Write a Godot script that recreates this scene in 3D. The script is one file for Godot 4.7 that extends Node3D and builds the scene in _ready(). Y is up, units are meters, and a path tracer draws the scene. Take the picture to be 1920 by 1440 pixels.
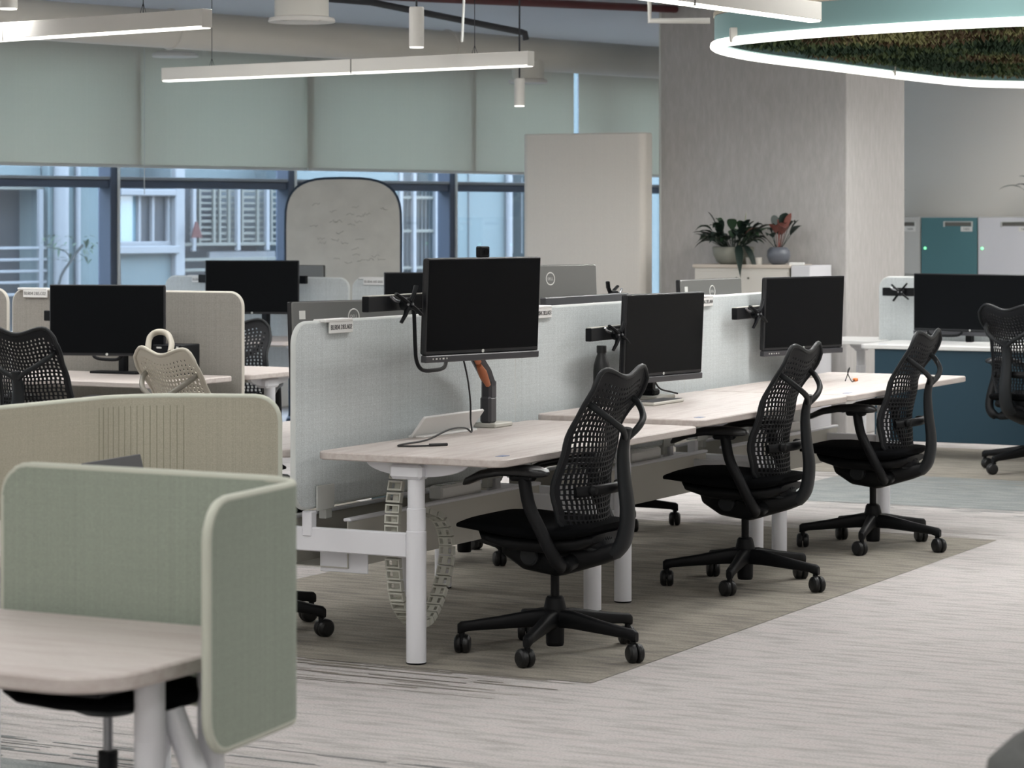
extends Node3D
# Open-plan office. Metres, y up. The main bench has its own axes: u along the row, v across it (towards its middle screen).

const EYE := 1.56
var TH := atan2(0.886, 0.464)          # heading of the main bench
var WT := atan2(0.74, 0.672)           # heading of the window wall
var M := {}
var used := {}
var rng := RandomNumberGenerator.new()

# ------------------------------------------------------------------ places
func B(u: float, v: float, h: float) -> Vector3:
	return Vector3(-0.036 + 0.464 * u - 0.886 * v, h, -(9.105 + 0.886 * u + 0.464 * v))
func at(u: float, v: float, h: float = 0.0, turn: float = 0.0) -> Transform3D:   # x along u, z towards the front users
	return Transform3D(Basis(Vector3.UP, TH + turn), B(u, v, h))
func wat(x: float, h: float, z: float) -> Transform3D:                            # window wall: x along it, z into the room
	return Transform3D(Basis(Vector3.UP, WT), Vector3(-2.02 + 0.672 * x + 0.74 * z, h, -(22.0 + 0.74 * x - 0.672 * z)))
func world_at(x: float, y: float, depth: float, turn: float = 0.0) -> Transform3D:
	return Transform3D(Basis(Vector3.UP, turn), Vector3(x, y, -depth))
func T(x: float, y: float, z: float, b: Basis = Basis()) -> Transform3D:
	return Transform3D(b, Vector3(x, y, z))

# ------------------------------------------------------------------ nodes
func numbered(called: String) -> String:
	var n: int = used.get(called, 0)
	used[called] = n + 1
	return called if n == 0 else "%s_%03d" % [called, n]
func tag(o: Node3D, label: String, category: String, group: String = "") -> void:
	o.set_meta("label", label)
	o.set_meta("category", category)
	if group != "":
		o.set_meta("group", group)
func thing(called: String, label: String, category: String, xf: Transform3D, group: String = "") -> Node3D:
	var o := Node3D.new()
	o.name = numbered(called)
	add_child(o)
	o.transform = xf
	tag(o, label, category, group)
	return o
func obj(called: String, s: SurfaceTool, m: Material, parent: Node, xf: Transform3D = Transform3D()) -> MeshInstance3D:
	s.generate_normals()
	return inst(called, s.commit(), m, parent, xf)
func inst(called: String, mesh: Mesh, m: Material, parent: Node, xf: Transform3D = Transform3D()) -> MeshInstance3D:
	var o := MeshInstance3D.new()
	o.name = numbered(called) if parent == self else called
	o.mesh = mesh
	o.material_override = m
	o.transform = xf
	parent.add_child(o, true)
	return o
func struct(called: String, s: SurfaceTool, m: Material, xf: Transform3D = Transform3D()) -> MeshInstance3D:
	var o := obj(called, s, m, self, xf)
	o.set_meta("kind", "structure")
	return o
func dup(o: Node3D, xf: Transform3D, label: String) -> Node3D:
	var c: Node3D = o.duplicate()
	var base: String = o.name
	if base.length() > 4 and base.substr(base.length() - 4, 1) == "_" and base.substr(base.length() - 3).is_valid_int():
		base = base.substr(0, base.length() - 4)
	c.name = numbered(base)
	add_child(c)
	c.transform = xf
	c.set_meta("label", label)
	return c

# ------------------------------------------------------------------ mesh pieces
func S(flat: bool = false) -> SurfaceTool:
	var s := SurfaceTool.new()
	s.begin(Mesh.PRIMITIVE_TRIANGLES)
	s.set_smooth_group(-1 if flat else 0)
	return s
func tri(s: SurfaceTool, a: Vector3, b: Vector3, c: Vector3) -> void:   # counter-clockwise from outside
	s.add_vertex(a); s.add_vertex(c); s.add_vertex(b)
func quad(s: SurfaceTool, a: Vector3, b: Vector3, c: Vector3, d: Vector3) -> void:
	tri(s, a, b, c); tri(s, a, c, d)
func tri_out(s: SurfaceTool, a: Vector3, b: Vector3, c: Vector3, mid: Vector3) -> void:
	if (b - a).cross(c - a).dot((a + b + c) / 3.0 - mid) < 0.0:
		tri(s, a, c, b)
	else:
		tri(s, a, b, c)
func quad_out(s: SurfaceTool, a: Vector3, b: Vector3, c: Vector3, d: Vector3, mid: Vector3) -> void:
	if (c - a).cross(d - b).dot((a + b + c + d) / 4.0 - mid) < 0.0:
		quad(s, a, d, c, b)
	else:
		quad(s, a, b, c, d)
func box(s: SurfaceTool, c: Vector3, size: Vector3, bev: float = 0.004, b: Basis = Basis()) -> void:
	s.set_smooth_group(-1)
	var h := size / 2.0
	bev = minf(bev, minf(h.x, minf(h.y, h.z)) * 0.9)
	var p := {}
	for i in 8:
		var g := Vector3(1 if i & 1 else -1, 1 if i & 2 else -1, 1 if i & 4 else -1)
		for k in 3:
			var q := Vector3(h.x - bev, h.y - bev, h.z - bev)
			q[k] = h[k]
			p[i * 3 + k] = c + b * (q * g)
	var face := [[0, 2, 6, 4], [1, 3, 7, 5], [0, 1, 5, 4], [2, 3, 7, 6], [0, 1, 3, 2], [4, 5, 7, 6]]
	for f in 6:
		var k: int = f / 2
		quad_out(s, p[face[f][0] * 3 + k], p[face[f][1] * 3 + k], p[face[f][2] * 3 + k], p[face[f][3] * 3 + k], c)
	if bev <= 0.0:
		return
	for i in 8:
		for k in 3:
			var j: int = i ^ (1 << k)
			if j > i:
				var k1 := (k + 1) % 3
				var k2 := (k + 2) % 3
				quad_out(s, p[i * 3 + k1], p[j * 3 + k1], p[j * 3 + k2], p[i * 3 + k2], c)
		tri_out(s, p[i * 3], p[i * 3 + 1], p[i * 3 + 2], c)
func rrect(w: float, h: float, r: float, n: int = 6) -> PackedVector2Array:
	var out := PackedVector2Array()
	for k in 4:
		var c := Vector2((w / 2 - r) * [1, -1, -1, 1][k], (h / 2 - r) * [1, 1, -1, -1][k])
		var t0 := PI / 2 * k
		var t1 := PI / 2 * (k + 1)
		out.append(c + Vector2(cos(t0), sin(t0)) * r + Vector2(sin(t0), -cos(t0)) * 0.0015)
		for i in n + 1:
			var a := PI / 2 * (k + float(i) / n)
			out.append(c + Vector2(cos(a), sin(a)) * r)
		out.append(c + Vector2(cos(t1), sin(t1)) * r + Vector2(-sin(t1), cos(t1)) * 0.0015)
	return out
func inset(p: PackedVector2Array, d: float) -> PackedVector2Array:
	var out := PackedVector2Array()
	var n := p.size()
	for i in n:
		var a := (p[i] - p[(i + n - 1) % n]).normalized()
		var b := (p[(i + 1) % n] - p[i]).normalized()
		var na := Vector2(-a.y, a.x)
		var nb := Vector2(-b.y, b.x)
		var m := (na + nb).normalized()
		out.append(p[i] + m * d / maxf(0.4, m.dot(na)))
	return out
# outline (counter-clockwise) in the local xy plane, extruded from z0 to z1, edges chamfered by bev
func plate(s: SurfaceTool, p: PackedVector2Array, z0: float, z1: float, bev: float = 0.0, xf: Transform3D = Transform3D()) -> void:
	var n := p.size()
	if Geometry2D.is_polygon_clockwise(p):
		p.reverse()
	var q := inset(p, bev) if bev > 0.0 else p
	var idx := Geometry2D.triangulate_polygon(q)
	s.set_smooth_group(-1)
	for i in range(0, idx.size(), 3):
		var a := q[idx[i]]
		var b := q[idx[i + 1]]
		var c := q[idx[i + 2]]
		if (b - a).cross(c - a) < 0.0:
			var t := b
			b = c
			c = t
		tri(s, xf * Vector3(a.x, a.y, z1), xf * Vector3(b.x, b.y, z1), xf * Vector3(c.x, c.y, z1))
		tri(s, xf * Vector3(a.x, a.y, z0), xf * Vector3(c.x, c.y, z0), xf * Vector3(b.x, b.y, z0))
	var levels := [[q, z0], [p, z0 + bev], [p, z1 - bev], [q, z1]] if bev > 0.0 else [[p, z0], [p, z1]]
	for k in levels.size() - 1:
		s.set_smooth_group(2 + k)
		for i in n:
			var j := (i + 1) % n
			var a: Vector2 = levels[k][0][i]
			var b: Vector2 = levels[k][0][j]
			var c: Vector2 = levels[k + 1][0][j]
			var d: Vector2 = levels[k + 1][0][i]
			quad(s, xf * Vector3(a.x, a.y, levels[k][1]), xf * Vector3(b.x, b.y, levels[k][1]), xf * Vector3(c.x, c.y, levels[k + 1][1]), xf * Vector3(d.x, d.y, levels[k + 1][1]))
func loft(s: SurfaceTool, rings: Array, caps: bool = true) -> void:
	s.set_smooth_group(1)
	var n: int = rings[0].size()
	for k in rings.size() - 1:
		for i in n:
			var j := (i + 1) % n
			quad(s, rings[k][i], rings[k][j], rings[k + 1][j], rings[k + 1][i])
	if caps:
		s.set_smooth_group(-1)
		for e in [0, rings.size() - 1]:
			var mid := Vector3.ZERO
			for v in rings[e]:
				mid += v
			mid /= n
			for i in n:
				var j := (i + 1) % n
				if e == 0:
					tri(s, mid, rings[e][j], rings[e][i])
				else:
					tri(s, mid, rings[e][i], rings[e][j])
# a tube through points; r: one radius or one for each point; flat: scale of the second cross axis
func tube(s: SurfaceTool, pts: Array, r, seg: int = 8, closed: bool = false, flat: float = 1.0, up: Vector3 = Vector3.UP) -> void:
	var n := pts.size()
	var rings := []
	for i in n:
		var a: Vector3 = pts[(i + n - 1) % n] if closed or i > 0 else pts[0]
		var b: Vector3 = pts[(i + 1) % n] if closed or i < n - 1 else pts[n - 1]
		var d := (b - a).normalized()
		var x := up.cross(d)
		if x.length() < 0.05:
			x = Vector3(0.31, 0.2, 0.93).cross(d)
		x = x.normalized()
		var y := d.cross(x)
		var rad: float = r[i] if r is Array else r
		var ring := PackedVector3Array()
		for k in seg:
			var g := TAU * k / seg
			ring.append(pts[i] + (x * cos(g) + y * sin(g) * flat) * rad)
		rings.append(ring)
	if closed:
		rings.append(rings[0])
	loft(s, rings, not closed)
func curve(pts: Array, n: int = 6, closed: bool = false) -> Array:      # Catmull-Rom through the points
	var out := []
	var m := pts.size()
	for i in (m if closed else m - 1):
		var p0: Vector3 = pts[(i + m - 1) % m] if closed or i > 0 else pts[0]
		var p1: Vector3 = pts[i]
		var p2: Vector3 = pts[(i + 1) % m]
		var p3: Vector3 = pts[(i + 2) % m] if closed or i + 2 < m else pts[m - 1]
		for k in n:
			var t := float(k) / n
			out.append(0.5 * (2.0 * p1 + (p2 - p0) * t + (2.0 * p0 - 5.0 * p1 + 4.0 * p2 - p3) * t * t + (3.0 * p1 - p0 - 3.0 * p2 + p3) * t * t * t))
	if not closed:
		out.append(pts[m - 1])
	return out
func lathe(s: SurfaceTool, prof: Array, seg: int = 20, xf: Transform3D = Transform3D(), sharp: bool = true) -> void:   # [r, y] from bottom to top
	for k in prof.size() - 1:
		s.set_smooth_group(10 + k if sharp else 1)
		for i in seg:
			var a := TAU * i / seg
			var b := TAU * (i + 1) / seg
			var r0: float = prof[k][0]
			var r1: float = prof[k + 1][0]
			var p := xf * Vector3(cos(a) * r0, prof[k][1], sin(a) * r0)
			var q := xf * Vector3(cos(b) * r0, prof[k][1], sin(b) * r0)
			var t := xf * Vector3(cos(b) * r1, prof[k + 1][1], sin(b) * r1)
			var u := xf * Vector3(cos(a) * r1, prof[k + 1][1], sin(a) * r1)
			if r0 > 0.00001:
				tri(s, p, t, q)
			if r1 > 0.00001:
				tri(s, p, u, t)
func cyl(s: SurfaceTool, a: Vector3, b: Vector3, r: float, seg: int = 16) -> void:
	tube(s, [a, b], r, seg)
func table(x: float, keys: Array) -> float:      # [[x, y], ...], smooth
	if x <= keys[0][0]:
		return keys[0][1]
	for i in keys.size() - 1:
		if x <= keys[i + 1][0]:
			return lerpf(keys[i][1], keys[i + 1][1], smoothstep(keys[i][0], keys[i + 1][0], x))
	return keys[-1][1]
func text(called: String, words: String, size: float, m: Material, parent: Node, xf: Transform3D, depth: float = 0.001) -> void:
	var t := TextMesh.new()
	var f := SystemFont.new()
	f.font_names = PackedStringArray(["Droid Sans"])
	t.font = f
	t.text = words
	t.font_size = 32
	t.pixel_size = size / 32.0
	t.depth = depth
	inst(called, t, m, parent, xf)

# ------------------------------------------------------------------ materials
func mat(key: String, c: Color, rough: float, metal: float = 0.0) -> StandardMaterial3D:
	var m := StandardMaterial3D.new()
	m.resource_name = key
	m.albedo_color = c
	m.roughness = rough
	m.metallic = metal
	m.cull_mode = BaseMaterial3D.CULL_DISABLED
	M[key] = m
	return m
func hexc(r: int, g: int, b: int) -> Color:
	return Color8(r, g, b)
func noise_tex(seed_n: int, freq: float, ramp: Array, size: int = 512, octaves: int = 4, kind: int = FastNoiseLite.TYPE_SIMPLEX_SMOOTH) -> NoiseTexture2D:
	var n := FastNoiseLite.new()
	n.seed = seed_n
	n.noise_type = kind
	n.frequency = freq
	n.fractal_octaves = octaves
	var t := NoiseTexture2D.new()
	t.width = size
	t.height = size
	t.seamless = true
	t.noise = n
	var g := Gradient.new()
	var off := PackedFloat32Array()
	var col := PackedColorArray()
	for k in ramp:
		off.append(k[0])
		col.append(k[1])
	g.offsets = off
	g.colors = col
	t.color_ramp = g
	return t
func weave_tex(seed_n: int, low: float) -> ImageTexture:       # crossing threads, each with its own tone
	var r := RandomNumberGenerator.new()
	r.seed = seed_n
	var n := 512
	var bytes := PackedByteArray()
	bytes.resize(n * n * 3)
	var across := []
	var down := []
	for i in n:
		across.append(r.randf())
		down.append(r.randf())
	for y in n:
		for x in n:
			var g: float = low + (1.0 - low) * (0.1 * across[y] + 0.2 * down[x] + 0.7 * r.randf())
			var b := int(255.0 * clampf(g, 0.0, 1.0))
			var o := (y * n + x) * 3
			bytes[o] = b
			bytes[o + 1] = b
			bytes[o + 2] = b
	return ImageTexture.create_from_image(Image.create_from_data(n, n, false, Image.FORMAT_RGB8, bytes))
func tri_map(m: StandardMaterial3D, tex: Texture2D, scale: Vector3) -> StandardMaterial3D:
	m.albedo_texture = tex
	m.uv1_triplanar = true
	m.uv1_scale = scale
	m.uv1_triplanar_sharpness = 8.0
	return m
func fine(m: StandardMaterial3D, tex: Texture2D, scale: Vector3) -> void:     # second, finer pattern multiplied over the first
	m.detail_enabled = true
	m.detail_albedo = tex
	m.detail_blend_mode = BaseMaterial3D.BLEND_MODE_MUL
	m.detail_uv_layer = BaseMaterial3D.DETAIL_UV_2
	m.uv2_triplanar = true
	m.uv2_scale = scale
	m.uv2_triplanar_sharpness = 8.0
func glow(key: String, c: Color, e: float) -> void:
	var m := mat(key, Color(0.9, 0.9, 0.9), 0.6)
	m.emission_enabled = true
	m.emission = c
	m.emission_energy_multiplier = e

func materials() -> void:
	var weave := weave_tex(3, 0.72)
	var weave2 := weave_tex(9, 0.78)
	tri_map(mat("panel_fabric", hexc(224, 231, 232), 0.95), weave, Vector3(1.6, 1.6, 1.6))
	tri_map(mat("panel_fabric_warm", hexc(160, 156, 149), 0.95), weave, Vector3(1.6, 1.6, 1.6))
	tri_map(mat("green_felt", hexc(168, 178, 164), 0.95), weave2, Vector3(2, 2, 2))
	tri_map(mat("sand_felt", hexc(194, 190, 172), 0.95), weave2, Vector3(2, 2, 2))
	tri_map(mat("dark_fabric", hexc(15, 16, 18), 0.9), weave, Vector3(1.6, 1.6, 1.6))
	tri_map(mat("grey_upholstery", hexc(104, 106, 104), 0.95), weave, Vector3(1.6, 1.6, 1.6))
	mat("panel_rim", hexc(206, 210, 208), 0.8)
	mat("panel_rim_warm", hexc(198, 194, 184), 0.8)
	mat("lit_felt_rim", hexc(190, 193, 180), 0.85)  # felt tone made paler, top-edge light put into the colour
	mat("groove", hexc(142, 142, 122), 0.95)
	# wood-grain laminate, grain along local x
	var grain := noise_tex(5, 0.02, [[0.0, hexc(200, 188, 183)], [0.42, hexc(210, 201, 197)], [0.62, hexc(218, 211, 206)], [1.0, hexc(206, 194, 190)]])
	tri_map(mat("laminate", Color(0.955, 0.955, 0.955), 0.5), grain, Vector3(0.22, 2.2, 2.2))
	fine(M.laminate, noise_tex(6, 0.08, [[0.0, Color(0.9, 0.89, 0.88)], [1.0, Color.WHITE]]), Vector3(1.2, 14, 14))
	mat("laminate_edge", hexc(196, 186, 174), 0.5)
	mat("white_metal", hexc(222, 223, 228), 0.4)
	mat("white_plastic", hexc(220, 220, 218), 0.45)
	mat("tray_metal", hexc(190, 188, 180), 0.5)
	mat("bracket", hexc(196, 198, 194), 0.5)
	mat("chain_grey", hexc(196, 196, 186), 0.5)
	mat("black_plastic", hexc(16, 18, 21), 0.48)
	mat("chair_black", hexc(15, 16, 18), 0.5)
	mat("arm_pad", hexc(24, 25, 27), 0.3)
	mat("chair_mesh", hexc(24, 25, 28), 0.55)
	mat("chair_frame", hexc(34, 36, 38), 0.42)
	mat("chair_pale", hexc(176, 170, 156), 0.5)
	mat("chair_pale_frame", hexc(128, 124, 114), 0.5)
	for k in ["chair_black", "chair_mesh", "chair_frame", "black_plastic"]:
		M[k].metallic_specular = 0.3
	M.dark_fabric.metallic_specular = 0.15
	mat("caster_black", hexc(12, 13, 15), 0.4)
	mat("steel", hexc(150, 152, 156), 0.3, 0.9)
	mat("screen_glass", hexc(4, 6, 10), 0.16)
	mat("screen_matt", hexc(5, 7, 10), 0.5)
	M.screen_matt.metallic_specular = 0.22
	M.screen_glass.metallic_specular = 0.3
	mat("monitor_case", hexc(20, 21, 25), 0.45)
	mat("monitor_silver", hexc(118, 118, 116), 0.42, 0.25)
	mat("print_white", hexc(214, 214, 210), 0.6)
	mat("print_dark", hexc(58, 58, 60), 0.7)
	mat("print_blue", hexc(120, 132, 160), 0.6)
	mat("arm_grey", hexc(58, 58, 62), 0.42)
	mat("copper", hexc(176, 104, 66), 0.45)
	mat("cable_black", hexc(30, 30, 32), 0.55)
	mat("bottle_black", hexc(13, 14, 16), 0.3)
	mat("orange", hexc(214, 120, 60), 0.6)
	mat("teal", hexc(74, 116, 122), 0.6)
	mat("teal_panel", hexc(14, 54, 70), 0.6)
	mat("locker_white", hexc(206, 206, 210), 0.5)
	mat("locker_grey", hexc(186, 186, 182), 0.5)
	mat("handle_dark", hexc(96, 94, 88), 0.5)
	mat("cabinet_white", hexc(202, 198, 190), 0.5)
	mat("leaf", hexc(38, 62, 40), 0.55)
	mat("leaf_dark", hexc(24, 40, 34), 0.55)
	mat("leaf_red", hexc(110, 62, 54), 0.55)
	mat("flower", hexc(196, 200, 160), 0.6)
	mat("soil", hexc(50, 42, 36), 0.95)
	mat("stone_pot", hexc(136, 136, 126), 0.8)
	mat("dark_pot", hexc(92, 96, 104), 0.35)
	mat("stem_red", hexc(140, 78, 70), 0.6)
	mat("pipe_red", hexc(78, 30, 34), 0.5)
	mat("pipe_black", hexc(30, 32, 38), 0.5)
	mat("duct", hexc(204, 202, 194), 0.55)
	mat("lamp_white", hexc(206, 204, 198), 0.5)
	mat("frame_grey", hexc(120, 124, 128), 0.5)
	mat("frame_dark", hexc(66, 76, 92), 0.5)
	mat("board_frame", hexc(26, 46, 66), 0.5)
	mat("ring_teal", hexc(118, 152, 152), 0.6)
	mat("moss", hexc(84, 100, 66), 0.95)
	mat("moss_dark", hexc(50, 70, 52), 0.95)
	mat("moss_pale", hexc(140, 140, 96), 0.95)
	mat("moss_brown", hexc(96, 80, 60), 0.95)
	mat("brass", hexc(190, 180, 158), 0.4, 0.6)
	mat("wall_white", hexc(232, 228, 220), 0.85)
	mat("ceiling_paint", hexc(196, 197, 200), 0.9)
	mat("slab_dark", hexc(70, 70, 80), 0.9)
	mat("facade", hexc(70, 84, 88), 0.85)
	mat("facade_white", hexc(96, 101, 106), 0.7)
	mat("facade_dark", hexc(18, 28, 38), 0.6)
	mat("facade_grille", hexc(72, 76, 72), 0.7)
	mat("facade_curtain", hexc(54, 62, 66), 0.8)
	mat("cloth_red", hexc(54, 12, 12), 0.8)
	mat("twig", hexc(30, 34, 34), 0.8)
	mat("twig_leaf", hexc(44, 62, 46), 0.7)
	tri_map(mat("board_white", hexc(200, 197, 188), 0.55), noise_tex(15, 0.02, [[0.0, Color(0.94, 0.94, 0.94)], [1.0, Color.WHITE]], 256), Vector3(1, 1, 1))
	tri_map(mat("divider", hexc(232, 226, 217), 0.7), weave_tex(41, 0.92), Vector3(1.5, 1.5, 1.5))
	# wall covering with a fine vertical grain
	var streak := noise_tex(21, 0.03, [[0.0, Color(0.93, 0.93, 0.92)], [0.5, Color(0.965, 0.96, 0.955)], [1.0, Color.WHITE]])
	tri_map(mat("wall_grain", hexc(190, 188, 186), 0.8), streak, Vector3(1.2, 0.3, 1.2))
	fine(M.wall_grain, noise_tex(22, 0.1, [[0.0, Color(0.93, 0.93, 0.93)], [1.0, Color.WHITE]], 256), Vector3(6, 0.5, 6))
	# carpet: streaks along the local z axis
	var c1 := noise_tex(31, 0.018, [[0.0, hexc(168, 163, 159)], [0.3, hexc(182, 178, 175)], [0.55, hexc(196, 192, 190)], [0.75, hexc(196, 189, 187)], [1.0, hexc(204, 203, 202)]], 1024, 5)
	tri_map(mat("carpet", Color.WHITE, 0.98), c1, Vector3(0.9, 1, 0.17))
	fine(M.carpet, noise_tex(32, 0.09, [[0.0, Color(0.74, 0.74, 0.74)], [0.45, Color(0.93, 0.93, 0.93)], [1.0, Color.WHITE]], 512, 3), Vector3(5.0, 1, 1.6))
	var c2 := noise_tex(33, 0.018, [[0.0, hexc(122, 117, 112)], [0.35, hexc(142, 136, 127)], [0.6, hexc(156, 150, 139)], [1.0, hexc(166, 159, 147)]], 1024, 5)
	tri_map(mat("carpet_dark", Color.WHITE, 0.98), c2, Vector3(0.9, 1, 0.17))
	fine(M.carpet_dark, noise_tex(34, 0.09, [[0.0, Color(0.7, 0.7, 0.7)], [0.45, Color(0.92, 0.92, 0.92)], [1.0, Color.WHITE]], 512, 3), Vector3(5.0, 1, 1.6))
	var c3 := noise_tex(35, 0.018, [[0.0, hexc(132, 138, 140)], [0.5, hexc(156, 161, 161)], [1.0, hexc(176, 179, 177)]], 1024, 5)
	tri_map(mat("carpet_blue", Color.WHITE, 0.98), c3, Vector3(0.9, 1, 0.17))
	fine(M.carpet_blue, noise_tex(36, 0.09, [[0.0, Color(0.66, 0.66, 0.66)], [1.0, Color.WHITE]], 512, 3), Vector3(5.0, 1, 1.6))
	var bl := tri_map(mat("blind_fabric", hexc(231, 226, 217), 0.9), weave_tex(12, 0.86), Vector3(3, 3, 3))
	bl.backlight_enabled = true
	bl.backlight = Color(0.88, 0.91, 0.89)
	var gl := mat("window_glass", Color(0.92, 0.96, 1.0, 0.06), 0.02)
	gl.transparency = BaseMaterial3D.TRANSPARENCY_ALPHA
	var gr := mat("far_glass", hexc(84, 112, 124), 0.15)
	gr.metallic_specular = 0.6
	glow("lamp_glow", Color(1.0, 0.985, 0.95), 2.2)
	glow("green_led", Color(0.25, 1.0, 0.6), 1.4)

# ------------------------------------------------------------------ light
func strip_light(called: String, parent: Node, xf: Transform3D, length: float, width: float, e: float) -> void:
	var a := AreaLight3D.new()
	a.name = called
	a.area_size = Vector2(length, width)
	a.area_normalize_energy = true
	a.light_energy = e
	a.light_color = Color(1.0, 0.995, 0.985)
	a.shadow_enabled = true
	a.area_range = 40.0
	a.area_attenuation = 2.0
	parent.add_child(a, true)
	a.transform = xf * Transform3D(Basis(Vector3.RIGHT, -PI / 2), Vector3.ZERO)

func linear_lamp(a: Vector2, b: Vector2, h: float, label: String, e: float, group: String = "linear ceiling lamps") -> void:    # a, b: ends in (x, depth)
	var mid := (a + b) / 2.0
	var d := b - a
	var l := d.length()
	var t := thing("linear_pendant_lamp", label, "lamp", world_at(mid.x, h, mid.y, atan2(d.y, d.x)), group)
	var s := S()
	box(s, Vector3(0, 0.045, 0), Vector3(l, 0.075, 0.06), 0.002)
	obj("housing", s, M.lamp_white, t)
	s = S()
	box(s, Vector3(0, 0.003, 0), Vector3(l - 0.006, 0.012, 0.056), 0.003)
	obj("diffuser", s, M.lamp_glow, t)
	for k in [-1, 1]:
		s = S()
		box(s, Vector3(k * l * 0.5, 0.042, 0), Vector3(0.006, 0.082, 0.061), 0.001)
		obj("end_cap", s, M.lamp_white, t)
		s = S()
		var x: float = k * l * 0.36
		cyl(s, Vector3(x, 0.08, 0), Vector3(x, 3.19 - h, 0), 0.0022, 6)
		cyl(s, Vector3(x, 0.13, 0), Vector3(x - 0.02, 0.082, 0), 0.0015, 5)
		cyl(s, Vector3(x, 0.13, 0), Vector3(x + 0.02, 0.082, 0), 0.0015, 5)
		obj("suspension_wire", s, M.pipe_black, t)
	s = S()
	box(s, Vector3(0.12, 0.04, 0), Vector3(0.008, 0.088, 0.064), 0.001)
	obj("joint_clip", s, M.handle_dark, t)
	strip_light("lamp_light", t, T(0, -0.008, 0), l, 0.05, e)

func spot_lamp(x: float, depth: float, h: float, r: float, tall: float, label: String, e: float) -> void:
	var t := thing("cylinder_pendant_lamp", label, "lamp", world_at(x, h, depth), "cylinder ceiling lamps")
	var s := S()
	lathe(s, [[0.0, tall], [r * 0.9, tall], [r, tall - 0.006], [r, 0.006], [r * 0.94, 0.006]].map(func(q): return q), 24)
	obj("housing", s, M.lamp_white, t)
	s = S()
	lathe(s, [[0.0, 0.0], [r * 0.9, 0.0], [r * 0.95, 0.008]], 24)
	obj("diffuser", s, M.lamp_glow, t)
	s = S()
	cyl(s, Vector3(0, tall, 0), Vector3(0, 3.19 - h, 0), 0.006, 8)
	obj("stem", s, M.pipe_black, t)
	strip_light("lamp_light", t, T(0, -0.006, 0), r * 1.6, r * 1.6, e)

# ------------------------------------------------------------------ furniture
func screen(called: String, label: String, cat: String, w: float, h: float, xf: Transform3D, fabric: Material, rim: Material, group: String, rad: float = 0.075) -> Node3D:
	# upright fabric screen, local x along it, its foot at y = 0, its middle at x = 0
	var t := thing(called, label, cat, xf, group)
	var p := rrect(w, h, rad, 8)
	var s := S()
	plate(s, p, -0.011, 0.011, 0.003, T(0, h / 2, 0))
	obj("fabric_panel", s, fabric, t)
	s = S()
	var pts := []
	for q in inset(p, 0.004):
		pts.append(Vector3(q.x, q.y + h / 2, 0))
	var dense := []
	for i in pts.size():
		dense.append(pts[i])
	tube(s, dense, 0.011, 8, true, 1.0, Vector3.BACK)
	obj("edge_trim", s, rim, t)
	return t

func sign_plate(words: String, parent: Node, x: float, y: float, z: float) -> void:
	var s := S()
	box(s, Vector3(x, y, z), Vector3(0.165, 0.045, 0.006), 0.002)
	box(s, Vector3(x - 0.02, y + 0.024, z - 0.02), Vector3(0.2, 0.012, 0.05), 0.003)
	var o := obj("desk_sign", s, M.white_plastic, parent)
	text("lettering", words, 0.0225, M.print_dark, o, T(x, y - 0.001, z + 0.004), 0.001)

func desk(xf: Transform3D, w: float, h: float, label: String, group: String, legs: Array, d: float = 0.75, top: Material = null) -> Node3D:
	# local x along the desk from 0 to w, z from -d (back) to 0 (front)
	var t := thing("desk", label, "desk", xf, group)
	var s := S()
	plate(s, rrect(w, d, 0.05, 6), -h, -h + 0.028, 0.004, Transform3D(Basis(Vector3.RIGHT, PI / 2), Vector3(w / 2, 0, -d / 2)))
	obj("tabletop", s, top if top else M.laminate, t)
	for x in legs:
		s = S()
		lathe(s, [[0.0, 0.0], [0.03, 0.0], [0.03, 0.006], [0.0355, 0.006], [0.0355, h - 0.27], [0.0335, h - 0.268], [0.0335, h - 0.19], [0.0305, h - 0.188], [0.0305, h - 0.06]], 24, T(x, 0, -0.375))
		var leg := obj("leg", s, M.white_metal, t)
		s = S()
		lathe(s, [[0.0, 0.0], [0.034, 0.0], [0.036, 0.004], [0.036, 0.007]], 20, T(x, 0.0005, -0.375))
		obj("foot_glide", s, M.black_plastic, leg)
		s = S()
		box(s, Vector3(x - 0.004, h - 0.06, -0.4), Vector3(0.075, 0.055, 0.13), 0.012)
		obj("leg_head", s, M.white_metal, t)
		s = S()
		var p := PackedVector2Array()
		for i in 17:
			var a := PI * i / 16.0
			p.append(Vector2(cos(a) * 0.2, -0.03 - sin(a) * 0.05))
		plate(s, p, -0.012, 0.012, 0.002, Transform3D(Basis(Vector3.UP, PI / 2), Vector3(x + 0.005, h, -0.375)))
		obj("top_bracket", s, M.white_metal, t)
	s = S()
	box(s, Vector3(w / 2, h - 0.045, -0.45), Vector3(w - 0.3, 0.03, 0.04), 0.003)
	obj("top_rail", s, M.tray_metal, t)
	s = S()
	box(s, Vector3(0.14 if legs.size() > 0 else 0.1, h + 0.0008, -0.07), Vector3(0.05, 0.0012, 0.03), 0.0)
	obj("desk_sticker", s, M.print_blue, t)
	return t

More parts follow.
